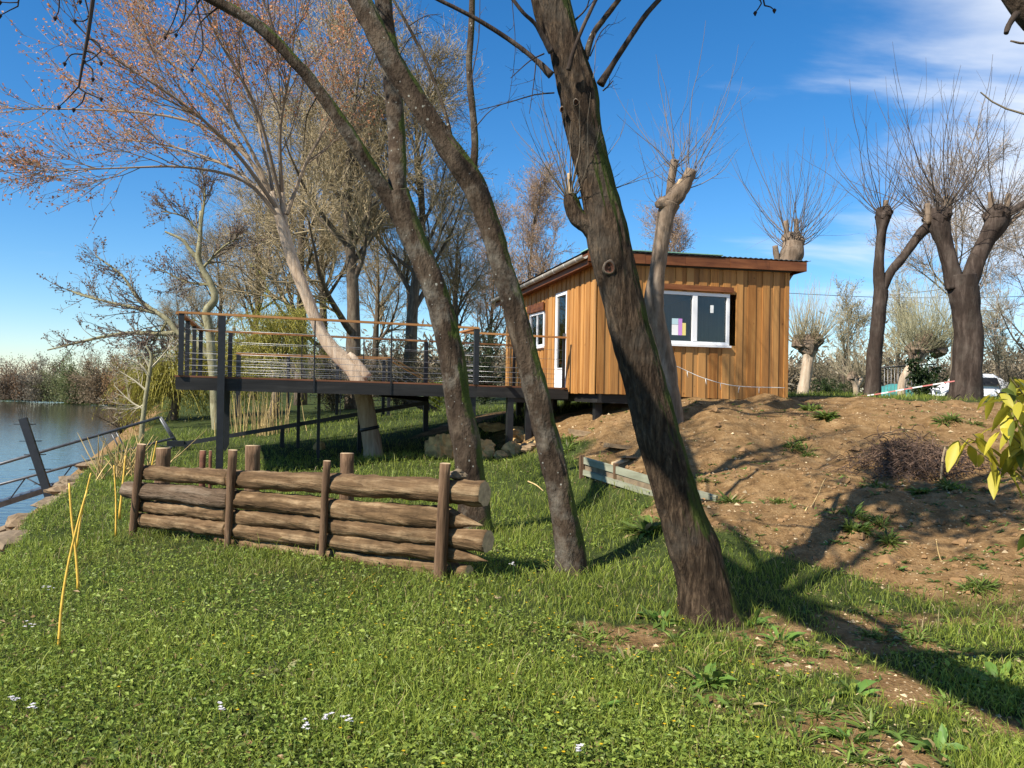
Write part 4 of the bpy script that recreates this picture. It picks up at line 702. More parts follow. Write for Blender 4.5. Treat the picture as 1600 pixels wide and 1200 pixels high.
# tree with lichen-covered trunk leaning over the river
d = 25; lt = thing('lichen_tree', 'crooked tree with yellow-lichened trunk stretching branches over the river', 'tree', np.array([*at(338, 690, d)[:2], gz(at(338, 690, d))])); r2 = np.random.default_rng(21)
for nm, pts in (('trunk', [(340, 690, 16), (334, 600, 14), (328, 520, 14), (322, 488, 13), (336, 468, 12), (330, 445, 11), (316, 420, 10), (310, 402, 9), (313, 370, 7), (314, 330, 5)]), ('branch', [(310, 405, 7), (298, 392, 6), (285, 375, 5), (258, 362, 3)]), ('branch', [(330, 560, 10), (300, 530, 10), (278, 520, 9), (262, 500, 8), (235, 482, 7), (215, 465, 6), (190, 430, 4), (150, 400, 2)]),
                ('branch', [(276, 520, 8), (240, 522, 6), (200, 520, 5), (160, 526, 4), (110, 538, 3), (74, 547, 2)]), ('branch', [(248, 490, 6), (205, 480, 5), (170, 472, 4), (130, 462, 3), (104, 452, 2)])): limb(nm, [(a, b, w, d) for a, b, w in pts], 40, 9, M['bark_lichen'], lt, .1, pts[0][0])
bp_ = [([at(a, b, d) for a, b in pts], .05, .015) for pts in ([(262, 500), (215, 465), (190, 430), (150, 400)], [(276, 520), (200, 520), (130, 534), (74, 547)], [(248, 490), (170, 472), (104, 452)], [(314, 370), (290, 340), (255, 330)], [(316, 420), (350, 385), (380, 370)], [(300, 530), (270, 545), (240, 552)], [(262, 500), (240, 530), (200, 545)], [(330, 445), (290, 440), (250, 420)], [(314, 350), (320, 300), (315, 260)])]
b = from_paths(bp_, 10); mb = MB(); add_br(mb, b, 5, (.2, .18, .09)); c = sprout(b, 24, .1, 1, .3, 1, 1.25, .5, 6, .5, .01, .14, (0, 0, .06), r2); add_br(mb, c, 3, (.17, .14, .1)); c2 = sprout(c, 8, .15, 1, .3, 1, .42, .5, 4, .6, .007, .16, (0, 0, .06), r2); add_br(mb, c2, 3, (.12, .095, .075)); tag(mb.build('crown', M['twig'], lt), kind='stuff')
q = c2.P[:, 1:].reshape(-1, 3); buds(q[r2.random(len(q)) < .8], lt, r2, .065, (.2, .13, .1), 'catkins')
# bleached trunk with the wide orange-budded crown
d = 16.4; bt_ = thing('bleached_tree', 'tree with bleached bare trunk and a wide crown of orange buds', 'tree', np.array([*at(582, 716, d)[:2], gz(at(582, 716, d))]))
limb('trunk', [(586, 722, 30, d), (578, 670, 28, d), (566, 612, 27, d), (552, 578, 27, d), (522, 548, 23, d), (500, 515, 19, d), (480, 465, 17, d), (462, 420, 18, d), (448, 380, 17, d), (436, 340, 14, d), (424, 300, 9, d)], 90, 20, M['bark_pale'], bt_, .11, 3.3, .12); limb('limb', [(468, 430, 12, d), (450, 370, 10, d + .1), (442, 325, 9, d + .15), (440, 280, 7, d + .3)], 36, 12, M['bark_pale'], bt_, .1, 6.)
limb('torn_branch', [(575, 590, 16, d - .05), (555, 562, 11, d - .1), (545, 552, 6, d - .12)], 14, 10, M['bark_pale'], bt_, .2, 1.)
V, Q, T = tube(np.array([at(578, 672, d), at(577, 667, d)]), 15.2 * d / F, 20); mesh_np('band', V, Q, T, M['black'], bt_, True)
lb = []
for dd, pts in [(-.8, [(440, 345), (385, 285), (300, 262), (200, 262), (80, 268)]), (.6, [(436, 332), (390, 250), (320, 198), (220, 176), (60, 170), (-10, 178)]), (-.3, [(430, 318), (385, 220), (320, 120), (250, 40), (180, -40)]), (1.2, [(428, 305), (405, 200), (380, 90), (370, -40)]), (-.9, [(440, 300), (438, 200), (455, 100), (465, -20)]), (.5, [(448, 335), (478, 255), (515, 185), (545, 110)]), (-1.4, [(436, 330), (370, 240), (290, 165), (170, 85), (110, 30)]), (1.8, [(432, 322), (360, 262), (250, 225), (120, 215)]), (1.6, [(432, 315), (350, 190), (270, 100), (210, 50)]), (-1.2, [(438, 310), (400, 170), (330, 40), (300, -40)])]:
    n_ = len(pts); lb.append(([at(x, y, d + dd * 1.7 * k / (n_ - 1)) for k, (x, y) in enumerate(pts)], .045, .007))
b = from_paths(lb, 16); mb = MB(); cc = (.22, .165, .11); add_br(mb, b, 6, cc); c = sprout(b, 13, .2, .97, .2, .65, 2.1, .4, 9, .5, .009, .07, (-.02, 0, .05), r2, .3, .45); add_br(mb, c, 4, cc); c1 = sprout(c, 7, .15, 1, .25, .7, .95, .45, 7, .55, .006, .08, (0, 0, .04), r2, .4, .3); add_br(mb, c1, 3, cc); c2 = sprout(c1, 5, .1, 1, .25, .8, .4, .5, 5, .6, .0045, .1, (0, 0, .03), r2, .5, .2); add_br(mb, c2, 3, cc); tag(mb.build('crown', M['twig'], bt_), kind='stuff')
q = np.concatenate([c2.P[:, 2:].reshape(-1, 3), c1.P[:, 4:].reshape(-1, 3)]); q = q + r2.normal(size=q.shape) * .018; q = q[r2.random(len(q)) < .8]; buds(q, bt_, r2, .055, (.56, .26, .12), var=.45)
# dead white sapling on the bank
d = 21; wt = thing('dead_sapling', 'thin whitish dead sapling beside the yellow willow on the bank', 'tree', np.array([*at(221, 690, d)[:2], gz(at(221, 690, d))])); limb('trunk', [(219, 720, 9, d), (222, 670, 8, d), (228, 620, 7, d), (234, 580, 6, d), (236, 556, 4, d), (228, 540, 2, d)], 30, 8, M['bark_lichen'], wt, .1, 2.)
b = from_paths([([at(x, y, d) for x, y in p_], .03, .008) for p_ in ([(226, 640), (205, 628), (178, 602)], [(230, 612), (212, 596), (184, 578)], [(233, 590), (220, 570), (196, 560)], [(236, 575), (250, 560), (262, 545)], [(227, 630), (215, 638), (190, 640)], [(234, 575), (222, 553), (205, 545)])], 7); mb = MB(); add_br(mb, b, 4, (.4, .36, .25)); c = sprout(b, 8, .2, 1, .4, 1, .7, .5, 5, .5, .008, .12, (0, 0, .04), r2); add_br(mb, c, 3, (.36, .31, .22)); c2 = sprout(c, 4, .2, 1, .4, 1, .3, .5, 4, .5, .006, .12, (0, 0, .04), r2); add_br(mb, c2, 3, (.33, .28, .2)); mb.build('crown', M['twig'], wt)
# weeping willows
def willow(label, px, pytop, d, w, n, seed, hang=2.2):
    rng = np.random.default_rng(seed); p = at(px, 600, d); top = at(px, pytop, d); g = gz(p); t = thing('willow_tree', label, 'tree', (p[0], p[1], g), 'weeping willows on the bank'); h = top[2] - g; P = catmull([(p[0], p[1], g - .2), (p[0] + .2, p[1], g + h * .4), (p[0], p[1], g + h * .8)], 10)
    V, Q, T = tube(P, np.linspace(.2, .06, 10), 9, True, .1); mesh_np('trunk', V, Q, T, M['bark_oak'], t, True); b = sprout(Br(P[None], np.linspace(.2, .06, 10)[None]), 16, .4, 1, .5, 1.2, w, .4, 8, .5, .02, .1, (0, 0, .05), rng); mb = MB(); add_br(mb, b, 4, (.16, .13, .05))
    c = sprout(b, n, .25, 1, .3, 1.2, hang, .5, 9, .3, .005, .06, (0, 0, -.28), rng, .5, .1); add_br(mb, c, 3, (.3, .26, .05)); tag(mb.build('crown', M['twig'], t), kind='stuff'); q = c.P[:, 2:]; i = rng.random((q.shape[0], q.shape[1], 2)); q = np.repeat(q.reshape(-1, 3), 2, 0) + rng.normal(size=(q.shape[0] * q.shape[1] * 2, 3)) * .07
    D = np.tile([0, 0, -1.], (len(q), 1)) + rng.normal(size=(len(q), 3)) * .45; V, T = leaves(q, D, rdir(len(q), rng), .13, .032); C = np.array((.30, .28, .05)) * rng.uniform(.5, 1.35, (len(q), 1)); tag(mesh_np('foliage', V, None, T, M['leaf'], t, col=np.repeat(C, 4, 0)), kind='stuff')
willow('yellow-green weeping willow left of the deck at the water', 268, 560, 30, 1.4, 26, 31, 1.9); willow('yellow-green weeping willow behind the left deck railing', 425, 500, 29, 2.3, 30, 32, 1.8); willow('yellow-green willow half hidden by the front-left deck post', 338, 530, 31, 1.5, 24, 33, 1.8)
# far bank
fb = None
far_lab = ['round grey-brown', 'broad russet', 'dark spreading', 'low olive', 'tall ivy-green', 'dense green', 'tall brown', 'wide brown', 'rust-tinted']
far_x = [8, 34, 66, 92, 112, 130, 152, 178, 205]; far_h = [8.2, 7.6, 8.4, 6.0, 8.6, 8.8, 9.6, 8.8, 8.2]; far_c = [(.27, .21, .15), (.33, .21, .12), (.22, .19, .14), (.26, .25, .12), (.19, .21, .09), (.16, .2, .08), (.28, .21, .13), (.28, .22, .14), (.36, .22, .1)]
def bush(name, label, cat, base, h, w, n, col, seed, leaf=.2, group=None, asp=.45, mtw='twig', stems=9, var=.5, skirt=.1):
    """shrub or far tree: stems fanning out with many small leaf or twig faces in an uneven crown"""
    rng = np.random.default_rng(seed); base = np.asarray(base, float); t = thing(name, label, cat, base, group); top = base + ez * h * .42; mb = MB()
    dirs = rdir(stems, rng); dirs[:, 2] = np.abs(dirs[:, 2]) * .9 + .25; dirs *= np.array([w, w, h * .62]); b = from_paths([([base - ez * .2, base + (top - base) * .5 + v * .1, base + ez * h * .3 + v * .95], .018 * h, .004 * h) for v in dirs], 7); V, Q = prisms(*b.segs(), n=4); mb.add(V, Q, C=np.asarray(col) * .6)
    c = sprout(b, 9, .25, 1, .4, 1.1, .3 * h, .4, 5, .5, .002 * h, .14, (0, 0, .05), rng); V, Q = prisms(*c.segs(), n=3); mb.add(V, Q, C=np.asarray(col) * .8); mb.build('stems', M['twig'], t)
    e = c.P.reshape(-1, 3); q = e[rng.integers(0, len(e), n)] + rng.normal(size=(n, 3)) * np.array([.06 * w, .06 * w, .045 * h]); lo = rng.random(n) < skirt; q[lo, 2] = base[2] + (q[lo, 2] - base[2]) * rng.random(lo.sum()) * .8; q[:, 2] = np.maximum(q[:, 2], base[2] + .02); V, T = leaves(q, rdir(n, rng), rdir(n, rng) + ez, leaf * rng.uniform(.6, 1.3, n), leaf * asp); C = np.asarray(col) * rng.uniform(1 - var, 1 + var, (n, 1)); tag(mesh_np('foliage', V, None, T, M['leaf'], t, col=np.repeat(C, 4, 0)), kind='stuff'); return t
for k in range(9):
    p = at(far_x[k], 600, 0.5); k_ = (far_x[k] - 800) / F; Y = (178 - 113 * .6 + 0) / (1 + .6 * k_) + 5 + 4 * (k % 2); p = at(far_x[k], 600, Y); bush('far_tree', far_lab[k] + ' tree on the far river bank, number %s from the left' % ['one', 'two', 'three', 'four', 'five', 'six', 'seven', 'eight', 'nine'][k], 'tree', (p[0], p[1], gz(p)), far_h[k] + 1.8, [6.6, 5.4, 6.2, 7.4, 5.2, 6.6, 6, 7, 7.2][k], 7000, far_c[k], 200 + k, .42, 'trees on the far bank', .4, stems=16, skirt=.45)
# understory of the near bank and behind the deck
und = [('brown scrub on the bank below the far trees', 190, 628, 75, 4.6, 3.0, (.17, .12, .07)), ('tall olive scrub left of the willow', 232, 615, 52, 5.0, 2.2, (.16, .13, .06)), ('grey-brown scrub behind the left end of the deck', 305, 620, 46, 5.4, 3.0, (.15, .12, .075)), ('dark evergreen behind the walkway railing', 757, 600, 30, 2.9, 1.3, (.035, .05, .016)), ('yellow-green clipped shrub beside the far stair rail', 683, 600, 27, .95, .45, (.14, .17, .02)),
       ('dark green hedge between cabin corner and stubby pollard', 1290, 615, 30, .85, 1.0, (.045, .07, .02)), ('low hedge right of the stubby pollard', 1312, 615, 34, 1.0, .8, (.06, .085, .025)), ('brown undergrowth behind the middle of the deck', 520, 615, 32, 2.6, 2.4, (.13, .11, .06)), ('dark undergrowth behind the right of the deck', 620, 612, 34, 2.8, 2.4, (.1, .09, .045)), ('olive undergrowth behind the deck walkway', 720, 610, 36, 2.8, 2.0, (.11, .1, .05)), ('grey scrub under the bare trees right of the cabin', 1470, 612, 42, 3.0, 2.6, (.17, .14, .09)), ('grey scrub at the far right edge', 1580, 612, 40, 3.2, 2.6, (.16, .13, .085)), ('pale scrub left of the slender pollard', 1330, 612, 50, 3.0, 3.0, (.2, .17, .1))]
for k, (lb_, px, py, d, h, w, c_) in enumerate(und):
    p = at(px, py, d); bush('shrub', lb_, 'shrub', (p[0], p[1], gz(p)), h, w, int(2600 if h < 2 else 4200), c_, 300 + k, .07 if h < 2 else .11, 'scrub behind the deck and cabin', .4)
# laurel in front of the bushy pollard, stubby pollards
p = at(1442, 625, 23); lau = bush('laurel_shrub', 'glossy dark green laurel in front of the bushy pollard', 'shrub', (p[0], p[1], gz(p)), 1.25, .62, 1300, (.028, .05, .014), 401, .13, asp=.5)
def stubby(label, base, limbs, heads, d, n, L, r, col, m_='bark_pale'): pollard('pollard_tree', label, base, limbs, heads, [], d, M[m_], r2, n, L, r, col, 'stubby pollards beyond the cabin')
stubby('short thick pale pollard with a shaggy head just right of the cabin', (1255, 625), [[(1252, 632, 19), (1258, 595, 17), (1263, 560, 17), (1265, 548, 24)]], [(1263, 540, 34), (1275, 532, 22), (1248, 535, 22)], 27, 75, 2.1, .009, (.34, .28, .16))
stubby('small stubby pollard with two short arms left of the slender pollard', (1337, 624), [[(1338, 632, 9), (1337, 605, 9), (1332, 592, 15)], [(1337, 605, 8), (1346, 590, 10)]], [(1332, 590, 18), (1347, 586, 12)], 30, 45, 2.6, .008, (.3, .25, .16))
stubby('bushy pollard with a fan of pale shoots behind the laurel', (1410, 628), [[(1408, 632, 12), (1412, 590, 12), (1440, 555, 14), (1446, 540, 22)]], [(1446, 535, 34), (1430, 550, 30), (1466, 545, 26)], 25, 130, 2.6, .008, (.32, .3, .18))
# distant wood closing the horizon
mb = MB(); rngw = np.random.default_rng(55)
for k in range(130):
    px = rngw.uniform(160, 1720); d = rngw.uniform(70, 130); p = at(px, 600, d)
    if bank_s(p[0], p[1]) < 2: continue
    g = gz(p); n = 520; hh = rngw.uniform(2.6, 6.0); q = np.array([p[0], p[1], g]) + rngw.normal(size=(n, 3)) * np.array([2.2, 1.2, hh * .3]) + ez * hh * .45; q[:, 2] = np.maximum(q[:, 2], g); V, T = leaves(q, rdir(n, rngw) + ez * .6, rdir(n, rngw), .8, .22); C = np.array((.25, .2, .13)) * rngw.uniform(.5, 1.4, (n, 1)) * rngw.uniform(.75, 1.2); mb.add(V, None, T, np.repeat(C, 4, 0))
tag(mb.build('far_wood', M['leaf']), 'brown bare wood along the horizon', 'wood', kind='stuff')

# ================================================================== GRASS, WEEDS, SOIL DETAIL
rg = np.random.default_rng(77)
def scatter(n, y0, y1, pw, rng, xpad=1.0):
    u = rng.random(n); a = 1 - pw                       # thinner with distance
    Y = (y0 ** a + u * (y1 ** a - y0 ** a)) ** (1 / a); X = rng.uniform(-1, 1, n) * (.70 * Y + xpad); return X, Y
def blades(X, Y, hgt, wid, C, lean, rng):
    n = len(X); Z = H(X, Y); B = np.stack([X, Y, Z - .005], -1); a = rng.uniform(0, 2 * math.pi, n); S_ = np.stack([np.cos(a), np.sin(a), np.zeros(n)], -1); b = rng.uniform(0, 2 * math.pi, n); Ld = np.stack([np.cos(b), np.sin(b), np.zeros(n)], -1) * (lean * rng.uniform(.2, 1.2, n))[:, None]
    h = hgt[:, None]; w = wid[:, None] * .5; mid = B + ez * h * .55 + Ld * h * .35; tip = B + ez * h * (1 - .35 * lean * .5) + Ld * h
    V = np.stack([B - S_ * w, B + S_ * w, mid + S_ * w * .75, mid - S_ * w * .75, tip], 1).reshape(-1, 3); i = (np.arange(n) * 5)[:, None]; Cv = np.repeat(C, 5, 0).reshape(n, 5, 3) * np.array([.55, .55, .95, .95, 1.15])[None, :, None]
    return V, i + np.array([[0, 1, 2, 3]]), i + np.array([[3, 2, 4]]), Cv.reshape(-1, 3)
def gcolor(n, X, Y, rng, warm=.0):
    t = rng.random(n)[:, None]; c = np.array((.12, .185, .022)) * (1 - t) + np.array((.36, .41, .065)) * t; p = fbm(X * .8, Y * .8, 61)[:, None]; c = c * (.65 + .8 * p); y = np.array((.27, .26, .06)); k = (sstep(.5, .75, fbm(X * .6 + 4, Y * .6, 71)) * .55)[:, None]; c = c * (1 - k) + y * k * .85
    st = rng.random(n) < .06 + warm; c[st] = np.array((.42, .34, .16)) * rng.uniform(.6, 1.1, (st.sum(), 1)); return c
mb = MB(); X, Y = scatter(300000, 2.3, 26, 1.5, rg); s_ = soil(X, Y); bs = bank_s(X, Y); patch = fbm(X * 1.6, Y * 1.6, 15)
keep = (rg.random(len(X)) > s_ * 1.35 - .02) & (bs > -.5) & (rg.random(len(X)) < .35 + 1.2 * patch) & ~((Y > 15) & (s_ > .3)); X, Y, patch = X[keep], Y[keep], patch[keep]; n = len(X)
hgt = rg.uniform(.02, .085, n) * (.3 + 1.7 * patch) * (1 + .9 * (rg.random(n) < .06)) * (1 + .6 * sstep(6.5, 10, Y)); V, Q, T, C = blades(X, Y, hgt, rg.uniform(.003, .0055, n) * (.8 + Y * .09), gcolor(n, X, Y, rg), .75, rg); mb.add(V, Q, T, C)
tag(mb.build('grass', M['leaf']), 'short green grass covering the lawn', 'grass', kind='stuff')
# broad-leaved ground cover
mb = MB(); X, Y = scatter(172000, 2.3, 17, 1.6, rg); s_ = soil(X, Y); pl = fbm(X * 1.2 + 3, Y * 1.2, 23); side_ = sstep(1.5, -1.5, X) * .35
keep = (rg.random(len(X)) > s_ * 1.5 - .02) & (bank_s(X, Y) > -.4) & (rg.random(len(X)) < .9 * sstep(.34, .66, pl + side_ * .6)); X, Y = X[keep], Y[keep]; n = len(X); hh = rg.uniform(.01, .06, n) * (.5 + pl[keep])
P = np.stack([X, Y, H(X, Y) + hh], -1); D = rdir(n, rg); D[:, 2] = D[:, 2] * .35 + .12; Nn = np.tile(ez, (n, 1)) + rg.normal(size=(n, 3)) * .35; sz = rg.uniform(.006, .019, n) * (1 + .7 * rg.random(n) ** 4) * (.85 + .05 * Y); Nn += rg.normal(size=(n, 3)) * .25; V, T = leaves(P, D, Nn, sz * 1.5, sz * .95, .2)
t = np.clip(rg.random(n) * .7 + .6 * (fbm(X * 2, Y * 2, 33) - .3), 0, 1)[:, None]; C = (np.array((.105, .175, .024)) * (1 - t) + np.array((.36, .43, .08)) * t) * rg.uniform(.5, 1.3, (n, 1)); mb.add(V, None, T, np.repeat(C, 4, 0)); tag(mb.build('ground_cover', M['leaf']), 'low broad-leaved weeds mixed through the lawn', 'weeds', kind='stuff')
# yellow flowers too many to count and pale stone chips in the soil
X = np.concatenate([rg.normal(-.2, .85, 150), rg.normal(.9, .8, 70)]); Y = np.concatenate([rg.normal(5.0, .9, 150), rg.normal(4.0, .6, 70)]); ok = (soil(X, Y) < .4) & (Y > 2.6); X, Y = X[ok], Y[ok]; mb = MB(); P = np.stack([X, Y, H(X, Y) + rg.uniform(.03, .075, len(X))], -1)
for k in range(6): a = k * math.pi / 3 + rg.uniform(0, 6, len(X)) * 0; D = np.stack([np.cos(a) * np.ones(len(X)), np.sin(a) * np.ones(len(X)), np.full(len(X), .45)], -1); V, T = leaves(P, D, np.tile(ez, (len(X), 1)), .011, .006, .1); mb.add(V, None, T, (.75, .5, .02))
tag(mb.build('yellow_flowers', M['leaf']), 'tiny yellow flowers dotted through the middle of the lawn', 'flowers', kind='stuff')
X, Y = scatter(26000, 3.0, 17, 1.2, rg); k_ = (rg.random(len(X)) < soil(X, Y) * (.25 + .9 * fbm(X * 1.5, Y * 1.5, 91))) & (bank_s(X, Y) > 0) & (X > -1); X, Y = X[k_], Y[k_]; n = len(X); P = np.stack([X, Y, H(X, Y)], -1); sz = rg.uniform(.004, .013, n) * (1 + (rg.random(n) < .06) * 1.6) * (.7 + Y * .05)
O = np.array([[1, 0, 0], [-.5, .87, 0], [-.5, -.87, 0], [0, 0, 1.]]); ang = rg.uniform(0, 6.3, n); rot = np.stack([np.stack([np.cos(ang), -np.sin(ang), 0 * ang], -1), np.stack([np.sin(ang), np.cos(ang), 0 * ang], -1), np.stack([0 * ang, 0 * ang, np.full(n, .6)], -1)], 1); V = (P[:, None] + np.einsum('nij,kj->nki', rot, O) * (sz[:, None, None] * rg.uniform(.6, 1.4, (n, 4, 1)))).reshape(-1, 3); i = (np.arange(n) * 4)[:, None]
T = np.concatenate([i + np.array([[0, 1, 3]]), i + np.array([[1, 2, 3]]), i + np.array([[2, 0, 3]])]); C = np.array((.42, .32, .19)) * rg.uniform(.55, 1.4, (n, 1)); tag(mesh_np('stone_chips', V, None, T, M['twig'], col=np.repeat(C, 4, 0)), 'pale stone chips scattered over the bare earth mound', 'gravel', kind='stuff')
# single plants
def curved(B, D, ln, wd, C, rng, droop=.5):
    """curved, tapering leaf blades of 9 points each"""
    n = len(B); Dn = nrm(D); Hd = nrm(Dn * np.array([1, 1, 0]) + 1e-6); Sd = nrm(np.cross(Dn, ez + rng.normal(size=(n, 3)) * .25)); V = []; ts = (0, .3, .65, 1.0); ws = (.35, .9, 1.0, .05); l = ln[:, None]; w = wd[:, None]; dr = (droop * rng.uniform(.3, 1.3, n))[:, None]
    for t, k in zip(ts, ws):
        c = B + Dn * l * t - ez * l * dr * t * t * .7 + Hd * l * dr * t * t * .3; up = np.cross(Sd, Dn); V += [c - Sd * w * k * .5 + up * w * k * .16, c, c + Sd * w * k * .5 + up * w * k * .16]
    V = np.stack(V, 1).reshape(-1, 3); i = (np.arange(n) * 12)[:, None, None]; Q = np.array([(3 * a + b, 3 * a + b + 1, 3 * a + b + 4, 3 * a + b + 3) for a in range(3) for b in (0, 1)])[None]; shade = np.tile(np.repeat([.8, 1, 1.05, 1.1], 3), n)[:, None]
    return V, (i + Q).reshape(-1, 4), np.repeat(C, 12, 0) * shade
def tuft(label, px, py, d, w, h, n, seed, col=(.1, .16, .03), group='weed tufts on the earth mound', leafy=False, name='weed_tuft', dead=.06):
    rng = np.random.default_rng(seed); p = at(px, py, d); ns = 1 if leafy else rng.integers(3, 6); cen = rng.normal(size=(ns, 2)) * w * (0.1 if leafy else .55); k = rng.integers(0, ns, n); a = rng.uniform(0, 2 * math.pi, n); r = w * np.sqrt(rng.random(n)) * (.45 if leafy else .3)
    B = np.stack([p[0] + cen[k, 0] + np.cos(a) * r, p[1] + cen[k, 1] + np.sin(a) * r, np.zeros(n)], -1); B[:, 2] = H(B[:, 0], B[:, 1]) - .005; D = np.stack([np.cos(a), np.sin(a), rng.uniform(.15, 1.5, n)], -1) + rng.normal(size=(n, 3)) * .45; ln = h * rng.uniform(.3, 1.15, n) * rng.uniform(.7, 1.2, ns)[k]
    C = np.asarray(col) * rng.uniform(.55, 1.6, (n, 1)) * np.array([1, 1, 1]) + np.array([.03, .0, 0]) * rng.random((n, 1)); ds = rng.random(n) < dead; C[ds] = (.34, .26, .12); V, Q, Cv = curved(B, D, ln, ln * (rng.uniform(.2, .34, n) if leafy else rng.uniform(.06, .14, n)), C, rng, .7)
    tag(mesh_np(name, V, Q, None, M['leaf'], None, True, col=Cv), label, 'plant', group)
# seedlings and dead leaves too many to count
X, Y = scatter(11500, 3, 16, 1.1, rg); k_ = (rg.random(len(X)) < sstep(.36, .62, fbm(X * 1.4 + 2, Y * 1.4, 17))) & (soil(X, Y) > .3) & (X > 0); X, Y = X[k_], Y[k_]; n = len(X); m5 = 7; B = np.repeat(np.stack([X, Y, H(X, Y)], -1), m5, 0); a = rg.uniform(0, 6.3, n * m5); D = np.stack([np.cos(a), np.sin(a), rg.uniform(.1, 1.2, n * m5)], -1); ln = np.repeat(rg.uniform(.02, .085, n), m5) * rg.uniform(.5, 1.2, n * m5)
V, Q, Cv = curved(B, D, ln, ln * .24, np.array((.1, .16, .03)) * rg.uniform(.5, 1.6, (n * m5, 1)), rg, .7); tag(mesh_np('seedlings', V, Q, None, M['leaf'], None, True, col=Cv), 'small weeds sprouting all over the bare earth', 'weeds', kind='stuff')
X, Y = scatter(2600, 2.6, 15, 1.3, rg); k_ = bank_s(X, Y) > .2; X, Y = X[k_], Y[k_]; n = len(X); P = np.stack([X, Y, H(X, Y) + .012 + .02 * rg.random(n)], -1); V, T = leaves(P, rdir(n, rg) * np.array([1, 1, .25]), ez + rg.normal(size=(n, 3)) * .4, rg.uniform(.02, .06, n), rg.uniform(.006, .028, n), .2); C = np.array((.34, .22, .1)) * rg.uniform(.4, 1.3, (n, 1)); tag(mesh_np('leaf_litter', V, None, T, M['leaf'], col=np.repeat(C, 4, 0)), 'dead brown leaves and straw lying about', 'litter', kind='stuff')
X, Y = scatter(5200, 5, 16.5, .9, rg); k_ = (soil_raw(X, Y) > .55); X, Y = X[k_], Y[k_]; n = len(X); sz = rg.uniform(.012, .04, n) * (1 + 1.3 * (rg.random(n) < .05)); O = np.array([[1, 0, 0], [0, 1, 0], [-1, 0, 0], [0, -1, 0], [.1, .1, .75], [.5, .5, .45], [-.5, .5, .5], [-.5, -.5, .4], [.5, -.5, .5]]); V = (np.stack([X, Y, H(X, Y) - .004], -1)[:, None] + O[None] * sz[:, None, None] * rg.uniform(.6, 1.4, (n, 9, 3))).reshape(-1, 3); i = (np.arange(n) * 9)[:, None, None]; T = (i + np.array([(0, 5, 4), (5, 1, 4), (1, 6, 4), (6, 2, 4), (2, 7, 4), (7, 3, 4), (3, 8, 4), (8, 0, 4), (0, 1, 5), (1, 2, 6), (2, 3, 7), (3, 0, 8)])[None]).reshape(-1, 3)
tag(mesh_np('soil_clods', V, None, T, M['clod'], None), 'crumbly soil clods on the mound', 'soil', kind='stuff')
tl = [(1250, 705, 12.0, .22, .2, 'feathery weed tuft on the left part of the earth mound'), (1292, 660, 13.6, .2, .2, 'wide weed tuft high on the mound right of the cabin corner'), (1228, 775, 9.2, .12, .14, 'round weed tuft low on the mound near the dry stick'), (1270, 710, 11.6, .1, .12, 'small weed tuft right of the feathery one'), (1376, 770, 9.6, .1, .13, 'small weed tuft below the brush pile'), (1434, 782, 9.3, .12, .16, 'bright weed tuft below the right side of the brush pile'), (1495, 785, 9.2, .18, .18, 'dark weed tuft in the shade of the yellow-leaved shrub'),
      (1318, 815, 8.4, .16, .16, 'leafy weed patch in the lower middle of the mound'), (1378, 825, 8.3, .14, .15, 'leafy weed right of the lower mound patch'), (1340, 850, 7.9, .2, .16, 'sprawling weed at the foot of the mound'), (1395, 855, 7.8, .15, .15, 'weed clump at the foot of the mound below the bright tuft'), (1150, 785, 9.0, .16, .2, 'grass tuft just right of the thick trunk'), (1490, 662, 13, .2, .2, 'weed patch near the top of the mound by the shrub'), (1268, 636, 15, .25, .2, 'dark grass tuft at the cabin corner'),
      (1100, 752, 10, .08, .1, 'tiny tuft beside the thick trunk on the slope'), (905, 690, 13.2, .25, .25, 'bright tuft above the treated plank'), (880, 660, 14.5, .2, .22, 'bright tuft under the cabin corner'), (1015, 838, 8.2, .25, .2, 'pale grass clump left of the thick trunk'), (1530, 905, 6.5, .15, .16, 'weed clump on the shaded soil at the right')]
for k, (px, py, d, w, h, lb_) in enumerate(tl): tuft(lb_, px, py, d, w, h, 160 if k % 3 else 240, 500 + k, leafy=k % 4 == 1)
dl = [(935, 1105, 4.0, .08, .21, 16, 'tall pale broad-leaved dock in the middle foreground'), (170, 1190, 3.4, .1, .13, 14, 'broad-leaved dock at the bottom left edge of the lawn'), (770, 1165, 3.6, .1, .12, 16, 'dock rosette left of the bare soil patch'), (1035, 955, 5.6, .16, .16, 40, 'round-leaved weed left of the thick trunk base'), (1175, 960, 5.6, .14, .18, 30, 'round-leaved weed right of the thick trunk base'), (1330, 1055, 4.3, .1, .15, 18, 'dock plant in the middle of the diagonal shadow'), (1465, 1150, 3.6, .1, .16, 16, 'broad dock at the lower edge of the diagonal shadow'), (1560, 1030, 4.5, .16, .16, 26, 'leafy weed at the right edge beyond the shadow'), (1490, 1040, 4.5, .1, .18, 18, 'dock with upright leaves inside the shadow'), (1325, 1140, 3.7, .12, .1, 34, 'pale rosette below the shadow'), (1420, 1195, 3.3, .1, .13, 16, 'dock at the bottom right edge'), (1000, 1190, 3.4, .05, .1, 9, 'single dark-leaved plant at the bottom centre'), (430, 1060, 4.4, .14, .13, 30, 'wilted pale-leaved plant left of the yellow flowers'), (1100, 1060, 4.4, .13, .13, 34, 'weed clump below the thick trunk'), (1225, 985, 5.2, .14, .14, 30, 'small-leaved weed right below the thick trunk'), (745, 1060, 4.4, .06, .12, 10, 'narrow pale-leaved plant among the yellow flowers')]
for k, (px, py, d, w, h, n, lb_) in enumerate(dl): tuft(lb_, px, py, d, w, h, n, 600 + k, (.11, .21, .04) if k not in (12, 15) else (.2, .2, .09), 'broad-leaved plants in the lawn', True, 'dock_plant')
